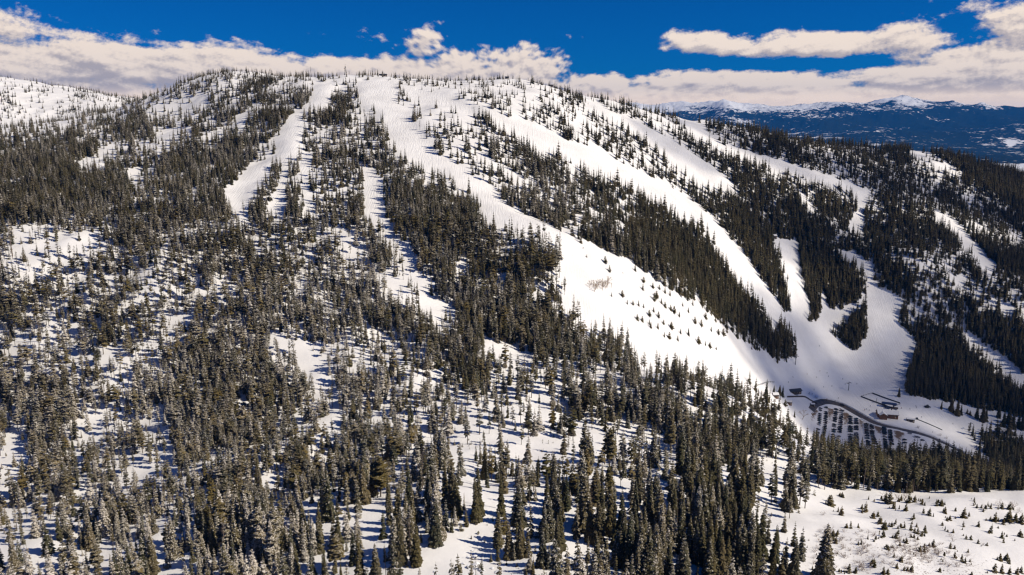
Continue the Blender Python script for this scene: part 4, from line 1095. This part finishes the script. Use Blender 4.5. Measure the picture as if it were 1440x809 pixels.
def fence(name, cat, label, px, h, mat, gap=4.0, panel=False):
    line = smooth_line([G(u, v) for u, v in px], 1.0)
    o0 = line[0].copy(); t = thing(name, label, cat, o0)
    mb = MB(); rel = [p - o0 for p in line]
    if panel:
        V = [(p.x, p.y, p.z + z) for p in rel for z in (-.3, h)]; V2 = [(x, y + .12, z) for x, y, z in V]; n = len(V)
        mb.add(V + V2, [(i, i + 2, i + 3, i + 1) for i in range(0, n - 2, 2)] + [(n + i, n + i + 1, n + i + 3, n + i + 2) for i in range(0, n - 2, 2)] + [(i + 1, i + 3, n + i + 3, n + i + 1) for i in range(0, n - 2, 2)])
        link('panel', mb.mesh('panel', [mat]), t)
    else:
        for z in (h, h * .55): mb.tube([(p.x, p.y, p.z + z) for p in rel[::3] + [rel[-1]]], .11, 4)
        link('rail', mb.mesh('rail', [mat]), t)
    s, last = gap, rel[0]
    for p in rel:
        s += (p - last).length; last = p
        if s >= gap:
            s = 0; mb = MB(); mb.box((p.x, p.y, p.z + h * .5 - .2), (.2, .2, h + .5)); link('post', mb.mesh('post', [mat]), t)
fence('yard_fence', 'fence', 'long front fence of the lift loading yard facing the lodge', [(1210.5,559),(1230,566),(1250,573)], 1.5, M['darksteel'], 4, True)
fence('yard_fence', 'fence', 'rear fence of the lift loading yard on the uphill side', [(1226.5,554.5),(1245,561),(1265.5,568.5)], 1.5, M['darksteel'], 4, True)
fence('yard_fence', 'fence', 'short left fence closing the lift loading yard', [(1210.5,559),(1218,556.5),(1226,554.5)], 1.4, M['darksteel'], 4)
fence('yard_fence', 'fence', 'short right fence closing the lift loading yard', [(1258,572.5),(1266.5,569.5)], 1.5, M['darksteel'], 4)
fence('board_fence', 'fence', 'dark board fence running from the long building towards the road', [(1107,559.5),(1118,559.5),(1131,559.5),(1140,564),(1149,569.5)], 1.7, M['darkwood'], 5, True)
fence('rope_fence', 'fence', 'dark rope line left of the huts on the sunny snow', [(1061,545.5),(1070,542),(1080,538.5),(1089,539)], 1.6, M['darksteel'], 5)
p0, p1 = G(1290,590.5), G(1325,605.5); t = thing('carpet_lift', 'straight dark carpet lift on the beginner snow right of the shed', 'surface lift', p0)
d = p1 - p0; nseg = 12
V = [];
for i in range(nseg + 1):
    q_ = p0 + d * i / nseg; z = float(height(q_.x, q_.y)) - p0.z
    s = Vector((-d.y, d.x, 0)).normalized() * .6
    for sg, zz in ((-1, -.3), (-1, .55), (1, .55), (1, -.3)): V.append((q_.x - p0.x + s.x * sg, q_.y - p0.y + s.y * sg, z + zz))
mb = MB(); mb.add(V, [(i * 4 + k, i * 4 + k + 1, i * 4 + k + 5, i * 4 + k + 4) for i in range(nseg) for k in range(3)]); link('belt', mb.mesh('belt', [M['darksteel']]), t)
mb = MB(); mb.box((-.5, .2, .9), (2.0, 1.6, 2.4)); link('drive_box', mb.mesh('drive_box', [M['darksteel']]), t)
p = G(1303,573.5); t = thing('snow_groomer', 'dark snow groomer parked on the snow behind the lodge', 'snow groomer', p, .15)
mb = MB(); mb.box((0, 0, 1.1), (5, 2.2, .8)); mb.box((-1.2, 0, 1.7), (2.2, 2.0, .5)); link('body', mb.mesh('body', [M['darksteel']]), t)
mb = MB(); mb.box((1.0, 0, 2.2), (1.9, 2.1, 1.5), 0, 0, .82); link('cab', mb.mesh('cab', [M['window']]), t)
for s in (-1, 1):
    mb = MB(); mb.tube([(x, s * 1.6, z) for x, z in ((-2.4, .3), (-2.7, .6), (-2.3, 1.0), (2.2, 1.0), (2.6, .6), (2.2, .3), (-2.4, .3))], .28, 5); link('track', mb.mesh('track', [M['tyre']]), t)
mb = MB(); mb.box((3.4, 0, .6), (.3, 4.2, 1.1)); mb.box((2.9, 0, .7), (1.0, 1.2, .3)); link('blade', mb.mesh('blade', [M['darksteel']]), t)

# ------------------------------------------------------------------ people: one skinned body, skis as a part
def person_mesh(mat_top, mat_legs, mat_skin, pose):
    me = bpy.data.meshes.new('body')
    s = pose
    J = [((0,0,.95),.15),((0,.02*s,1.25),.16),((0,.05*s,1.42),.15),((0,.07*s,1.53),.06),((0,.09*s,1.62),.10),((0,.10*s,1.72),.095),
         ((.19,.05*s,1.40),.075),((.27,.14*s,1.15),.06),((.24,.34,1.02),.05),((.23,.40,1.0),.045),((-.19,.05*s,1.40),.075),((-.27,.10*s,1.15),.06),((-.24,.30,1.0),.05),((-.23,.36,.99),.045),
         ((.11,0,.90),.12),((.13,.08*s,.50),.09),((.13,-.02,.10),.07),((.13,.12,.06),.06),((-.11,0,.90),.12),((-.13,.10*s,.50),.09),((-.13,0,.10),.07),((-.13,.14,.06),.06)]
    E = [(0,1),(1,2),(2,3),(3,4),(4,5),(2,6),(6,7),(7,8),(8,9),(2,10),(10,11),(11,12),(12,13),(0,14),(14,15),(15,16),(16,17),(0,18),(18,19),(19,20),(20,21)]
    me.from_pydata([j[0] for j in J], E, [])
    ob = bpy.data.objects.new('body', me); C.objects.link(ob)
    mod = ob.modifiers.new('skin', 'SKIN')
    for i, (_, r) in enumerate(J): me.skin_vertices[0].data[i].radius = (r, r)
    me.skin_vertices[0].data[0].use_root = True
    ob.modifiers.new('sub', 'SUBSURF').levels = 1
    dg = bpy.context.evaluated_depsgraph_get(); out = bpy.data.meshes.new_from_object(ob.evaluated_get(dg))
    bpy.data.objects.remove(ob)
    out.materials.clear()
    for m in (mat_top, mat_legs, mat_skin, M['darksteel']): out.materials.append(m)
    for p in out.polygons:
        z = p.center.z; p.material_index = 3 if z > 1.70 or z < .12 else 2 if z > 1.52 else 0 if z > .88 else 1; p.use_smooth = True
    return out
M['skin'] = simple('skin', (.5, .32, .24), .6, .1, 5); M['jblue'] = simple('blue_jacket', (.03, .07, .25), .8, .2, 5); M['jblack'] = simple('black_cloth', (.015, .015, .018), .8, .2, 5); M['jorange'] = simple('orange_jacket', (.5, .14, .02), .8, .2, 5); M['jgreen'] = simple('green_jacket', (.05, .18, .08), .8, .2, 5)
BM = {}
bpy.context.view_layer.update()
for k, mt in (('red', M['red']), ('dark blue', M['jblue']), ('black', M['jblack']), ('orange', M['jorange']), ('green', M['jgreen'])): BM[k] = [person_mesh(mt, M['jblack'], M['skin'], s) for s in (1, 2.0)]
mb = MB()
for s in (-.13, .13): mb.add([(s - .05, -.75, .015), (s + .05, -.75, .015), (s + .05, .8, .015), (s - .05, .8, .015), (s - .05, -.75, .045), (s + .05, -.75, .045), (s + .05, .8, .045), (s - .05, .8, .045), (s - .04, 1.0, .16), (s + .04, 1.0, .16)],
    [(3, 2, 1, 0), (4, 5, 6, 7), (0, 1, 5, 4), (1, 2, 6, 5), (3, 0, 4, 7), (7, 6, 9, 8), (2, 3, 8, 9), (2, 9, 6), (3, 7, 8)])
SKI = mb.mesh('skis', [M['darksteel']])
z4 = lambda x, y: (x / 7.2 + 1060, y / 7.2 + 520); z5 = lambda x, y: (x / 7.2 + 1200, y / 7.2 + 530)
PPL = [z4(*q_) for q_ in [(670,20),(740,45),(790,175),(705,185),(610,210),(550,255),(590,262),(620,285),(565,247),(740,310),(733,322),(855,297),(850,332),(822,330),(900,100),(350,135),(395,82),(925,152),(560,262),(628,272)]] + \
      [z5(*q_) for q_ in [(110,343),(135,338),(160,352),(370,438),(485,328),(570,337),(690,412),(175,303),(652,515),(802,568),(632,305),(640,318)]] + [(1152,488.5),(1148,532),(1135,527),(1165,531),(1205,541),(820,350),(876,386),(1340,597)]
items = []
for (u, v) in PPL:
    p = ground(u, v); cl = random.choice(['red', 'dark blue', 'black', 'black', 'black', 'orange', 'green', 'dark blue'])
    t = link('person', random.choice(BM[cl]), None, p + Vector((0, 0, .04))); t.rotation_euler = (0, 0, random.random() * 6.28); tag(t, '', 'person')
    link('skis', SKI, t)
    pl = 'on the open sunny slope' if u < 900 else 'near the long dark building and fence' if u < 1150 and v > 545 else 'on the flat snow above the road' if u < 1200 and v > 555 else 'by the lodge and lift yard' if 1200 < u < 1275 and v > 548 else 'right of the lodge' if u >= 1275 else 'high on the flat basin'
    items.append((t, 'skier in a %s jacket' % cl, pl, u))
for it in items: pass
by = {}
for it in items: by.setdefault((it[1], it[2]), []).append(it)
for (one, place), L in by.items():
    L.sort(key=lambda q_: q_[3]); n = len(L)
    for k, it in enumerate(L):
        one2 = one.replace('skier', 'tiny skier'); pre = 'only ' if n == 1 else 'leftmost ' if k == 0 else 'rightmost ' if k == n - 1 else ORD[k + 1] + '-from-left '
        it[0]['label'] = pre + one2 + ' ' + place; it[0]['group'] = 'skiers on the flat snow'

# ------------------------------------------------------------------ unseen cloud, added and shaped to lay shade over the valley
CLOUD = [(700,1350,260,90,1),(980,1280,200,120,1),(600,1500,220,70,1),(370,1330,110,50,.9),(300,850,55,48,1),(262,820,34,36,.8),(1000,1600,300,90,1),(470,830,170,120,1),(620,930,230,140,1),(820,900,220,200,1),(430,960,150,120,1),(620,1130,240,110,1),(400,1110,110,70,.9),(900,1150,240,140,1),(250,1195,75,45,.8),(520,1290,150,60,.9),(800,1380,240,80,.9),(1080,1080,220,200,1),(335,905,80,75,.8),(345,815,85,55,1),(420,770,110,48,1),(300,860,60,40,1),(1120,1450,200,110,1)]


# ------------------------------------------------------------------ light and sky
SUN_EL, SUN_AZ = R(41.5), R(104)              # azimuth clockwise from +Y
sd = Vector((math.cos(SUN_EL) * math.sin(SUN_AZ), math.cos(SUN_EL) * math.cos(SUN_AZ), math.sin(SUN_EL)))
SHADE_CLOUD_Z, SHADE_CLOUD_OPACITY = 1750, .27
import bmesh
m, nt, b = nodes('shade_cloud')
lw = N(nt, 'ShaderNodeLayerWeight', Blend=.5); fac = sstep(nt, lw.outputs['Facing'], .95, .25)
P = N(nt, 'ShaderNodeNewGeometry').outputs['Position']
fac = mth(nt, 'MULTIPLY', fac, mth(nt, 'MULTIPLY_ADD', noise(nt, P, .012, 4), .5, SHADE_CLOUD_OPACITY - .25))
tr = N(nt, 'ShaderNodeBsdfTransparent'); df = N(nt, 'ShaderNodeBsdfDiffuse'); df.inputs[0].default_value = (.85, .85, .87, 1)
ms = N(nt, 'ShaderNodeMixShader'); nt.links.new(fac, ms.inputs[0]); nt.links.new(tr.outputs[0], ms.inputs[1]); nt.links.new(df.outputs[0], ms.inputs[2])
nt.links.new(ms.outputs[0], nt.nodes['Material Output'].inputs['Surface'])
bm = bmesh.new()
for k, (x, y, a, b_, s) in enumerate(CLOUD):
    g0 = float(height(x, y)); tt = (SHADE_CLOUD_Z - g0) / sd.z
    c = Vector((x, y, g0)) + sd * tt
    r = bmesh.ops.create_icosphere(bm, subdivisions=4, radius=1)
    for v_ in r['verts']:
        q_ = v_.co
        kk = 1 + .55 * (float(fbm(np.array(q_.x * 1.7 + k * 3.1), np.array(q_.y * 1.7 + q_.z * 1.3), 4)) - .5)
        v_.co = c + Vector((q_.x * a * kk, q_.y * b_ * kk, q_.z * 90 * kk))
me = bpy.data.meshes.new('cloud'); bm.to_mesh(me); bm.free(); me.materials.append(m)
me.polygons.foreach_set('use_smooth', np.ones(len(me.polygons), dtype=bool))
tag(link('cloud', me), 'drifting cumulus cloud high above the valley', 'cloud', kind='stuff')

sun = bpy.data.lights.new('sun', 'SUN'); sun.energy = 4.6; sun.angle = R(.5); sun.color = (1, .90, .75)
so = bpy.data.objects.new('sun', sun); C.objects.link(so); so.rotation_euler = sd.to_track_quat('Z', 'Y').to_euler(); so.location = sd * 3000
w = bpy.data.worlds.new('World'); scene.world = w; w.use_nodes = True
nt = w.node_tree; bg = nt.nodes['Background']
sky = N(nt, 'ShaderNodeTexSky', sky_type='NISHITA', sun_disc=False, sun_elevation=SUN_EL, sun_rotation=SUN_AZ, altitude=2000, air_density=1.0, dust_density=.2, ozone_density=3.0)
SKY_STRENGTH = .10
tint = N(nt, 'ShaderNodeMix', data_type='RGBA', blend_type='MULTIPLY'); tint.inputs[0].default_value = 1
nt.links.new(sky.outputs[0], tint.inputs[6]); tint.inputs[7].default_value = (.006, .24, .60, 1)
tcw = N(nt, 'ShaderNodeTexCoord')
sx = N(nt, 'ShaderNodeSeparateXYZ'); nt.links.new(tcw.outputs['Generated'], sx.inputs[0])
AZ = mth(nt, 'MULTIPLY', mth(nt, 'ARCTAN2', sx.outputs[0], sx.outputs[1]), 57.29578)
EL = mth(nt, 'MULTIPLY', mth(nt, 'ARCSINE', sx.outputs[2]), 57.29578)
# cloud banks: centre (azimuth, elevation), half sizes in degrees, weight
def ang(u, v):
    r = ray(u, v); return math.degrees(math.atan2(r[0], r[1])), math.degrees(math.asin(r[2] / np.linalg.norm(r)))
BLOBS = []
for u, v, a, b, wt in [(110,95,170,40,1.0),(330,98,190,34,1.0),(0,48,62,26,.75),(480,105,120,38,1.0),(592,62,30,24,.8),(520,55,30,14,.6),(540,72,35,14,.55),
        (640,112,110,34,1.0),(735,108,90,40,1.0),(845,122,110,26,.95),(985,62,52,17,.95),(1165,65,175,20,1.0),(1000,120,130,24,1.0),(1110,122,120,26,1.0),
        (1170,90,40,9,.55),(1330,105,150,38,1.05),(1430,95,90,45,1.05),(1425,42,42,18,.8),(392,50,14,6,.5),(100,52,30,10,.45),(720,140,800,22,1.05),(1200,140,420,20,1.15)]:
    A, E = ang(u, v); BLOBS.append((A, E, a / F * 57.3, b / F * 57.3, wt))
GAPS = [(*ang(1090, 88), 5.0, .45, .55), (*ang(1240, 88), 2.2, .35, .5), (*ang(850, 88), 2.6, .9, .5), (*ang(470, 68), 3, .6, .5)]
for (A, E, a, b) in [(-70,28,16,5),(165,28,16,6)]:
    BLOBS.append((A, E, a, b, 1.0))      # unseen clouds added outside the view for fill light, clear of the sun
for k in range(26):      # banks continue round the rest of the sky, low down
    BLOBS.append((40 + k * 11.2 + random.uniform(-4, 4), random.uniform(1, 6), random.uniform(7, 13), random.uniform(1.5, 3), 1.0))
cgp = bpy.data.node_groups.new('cloud_cover', 'ShaderNodeTree')
cgp.interface.new_socket('Az', in_out='INPUT', socket_type='NodeSocketFloat'); cgp.interface.new_socket('El', in_out='INPUT', socket_type='NodeSocketFloat')
cgp.interface.new_socket('Cover', in_out='OUTPUT', socket_type='NodeSocketFloat')
ci_, co_ = cgp.nodes.new('NodeGroupInput'), cgp.nodes.new('NodeGroupOutput')
A_, E_ = ci_.outputs[0], ci_.outputs[1]
tot = None
for (A, E, a, b, wt) in BLOBS:
    dx = mth(cgp, 'MULTIPLY', mth(cgp, 'SUBTRACT', A_, A if A < 180 else A - 360), 1 / a)
    dy = mth(cgp, 'MULTIPLY', mth(cgp, 'SUBTRACT', E_, E), 1 / b)
    r2 = mth(cgp, 'MULTIPLY_ADD', dx, dx, mth(cgp, 'MULTIPLY', dy, dy))
    bl = mth(cgp, 'MULTIPLY', mth(cgp, 'EXPONENT', mth(cgp, 'MULTIPLY', mth(cgp, 'POWER', r2, 1.25), -.69)), wt)
    tot = bl if tot is None else mth(cgp, 'MAXIMUM', tot, bl)
for (A, E, a, b, wt) in GAPS:
    dx = mth(cgp, 'MULTIPLY', mth(cgp, 'SUBTRACT', A_, A), 1 / a); dy = mth(cgp, 'MULTIPLY', mth(cgp, 'SUBTRACT', E_, E), 1 / b)
    r2 = mth(cgp, 'MULTIPLY_ADD', dx, dx, mth(cgp, 'MULTIPLY', dy, dy))
    tot = mth(cgp, 'SUBTRACT', tot, mth(cgp, 'MULTIPLY', mth(cgp, 'EXPONENT', mth(cgp, 'MULTIPLY', r2, -.7)), wt))
cv = N(cgp, 'ShaderNodeCombineXYZ'); cgp.links.new(A_, cv.inputs[0]); cgp.links.new(mth(cgp, 'MULTIPLY', E_, 1.6), cv.inputs[1])
nz1 = noise(cgp, cv.outputs[0], .33, 7, .58); nz2 = noise(cgp, cv.outputs[0], 1.3, 7, .62)
nn = mth(cgp, 'ADD', mth(cgp, 'MULTIPLY', mth(cgp, 'SUBTRACT', nz1, .5), 1.5), mth(cgp, 'MULTIPLY', mth(cgp, 'SUBTRACT', nz2, .5), .7))
cgp.links.new(mth(cgp, 'ADD', tot, nn), co_.inputs[0])
def cover(daz, de):
    n = nt.nodes.new('ShaderNodeGroup'); n.node_tree = cgp
    nt.links.new(mth(nt, 'ADD', AZ, daz), n.inputs[0]); nt.links.new(mth(nt, 'ADD', EL, de), n.inputs[1])
    return n.outputs[0]
D0, D1, D2 = cover(0, 0), cover(.22, .32), cover(.9, 1.1)
alpha = sstep(nt, D0, .40, .72)
# sunlit tops and grey shaded bases painted into the cloud colour
litn = mth(nt, 'ADD', mth(nt, 'MULTIPLY', mth(nt, 'SUBTRACT', D0, D1), 1.1), mth(nt, 'MULTIPLY', mth(nt, 'SUBTRACT', D0, D2), .45))
lit = sstep(nt, litn, -.30, .42)
ccol = mixc(nt, lit, (.60, .53, .53), (1.22, 1.03, .86))
hor = sstep(nt, EL, 2.6, 1.2)
ccol = mixc(nt, mth(nt, 'MULTIPLY', hor, .8), ccol, (2.1, 1.62, 1.15))
alpha = mth(nt, 'MAXIMUM', alpha, hor)
cs = N(nt, 'ShaderNodeVectorMath', operation='SCALE'); nt.links.new(ccol, cs.inputs[0]); cs.inputs['Scale'].default_value = 1 / SKY_STRENGTH * .8
fin = N(nt, 'ShaderNodeMix', data_type='RGBA'); nt.links.new(alpha, fin.inputs[0]); nt.links.new(tint.outputs[2], fin.inputs[6]); nt.links.new(cs.outputs[0], fin.inputs[7])
nt.links.new(fin.outputs[2], bg.inputs[0]); bg.inputs[1].default_value = SKY_STRENGTH

# ------------------------------------------------------------------ the air
HAZE = 2.7e-5
HT, HB = float(max(FZ.max(), 130)) + 25, float(min(FZ.min(), Z.min())) - 3
print('haze', HB, HT)
mb = MB(); mb.box((0, 0, (HT + HB) / 2), (58000, 58000, HT - HB))
m = bpy.data.materials.new('haze'); m.use_nodes = True; nt = m.node_tree
nt.nodes.remove(nt.nodes['Principled BSDF'])
pvn = N(nt, 'ShaderNodeVolumePrincipled', Density=HAZE, Anisotropy=0.0); pvn.inputs['Color'].default_value = (.008, .25, .85, 1)
nt.links.new(pvn.outputs[0], nt.nodes['Material Output'].inputs['Volume'])
if HAZE: tag(link('haze', mb.mesh('haze', [m])), 'thin blue air over the far mountains', 'haze', kind='stuff')

# ------------------------------------------------------------------ camera and output
cam = bpy.data.cameras.new('camera'); co = bpy.data.objects.new('camera', cam); C.objects.link(co)
cam.sensor_width = 36; cam.lens = 36 * F / 1440; cam.clip_start = 1; cam.clip_end = 120000
co.rotation_euler = (math.pi / 2 - PITCH, 0, 0); scene.camera = co
vs = scene.view_settings
scene.display_settings.display_device = 'sRGB'
vs.view_transform = 'Standard'; vs.look = 'None'; vs.exposure = .09; vs.gamma = 1; vs.use_curve_mapping = False
scene.cycles.use_denoising = True
scene.cycles.max_bounces = 6; scene.cycles.diffuse_bounces = 3; scene.cycles.transparent_max_bounces = 12; scene.cycles.volume_bounces = 0
scene.cycles.pixel_filter_type = 'BLACKMAN_HARRIS'
scene.cycles.filter_width = 1.3
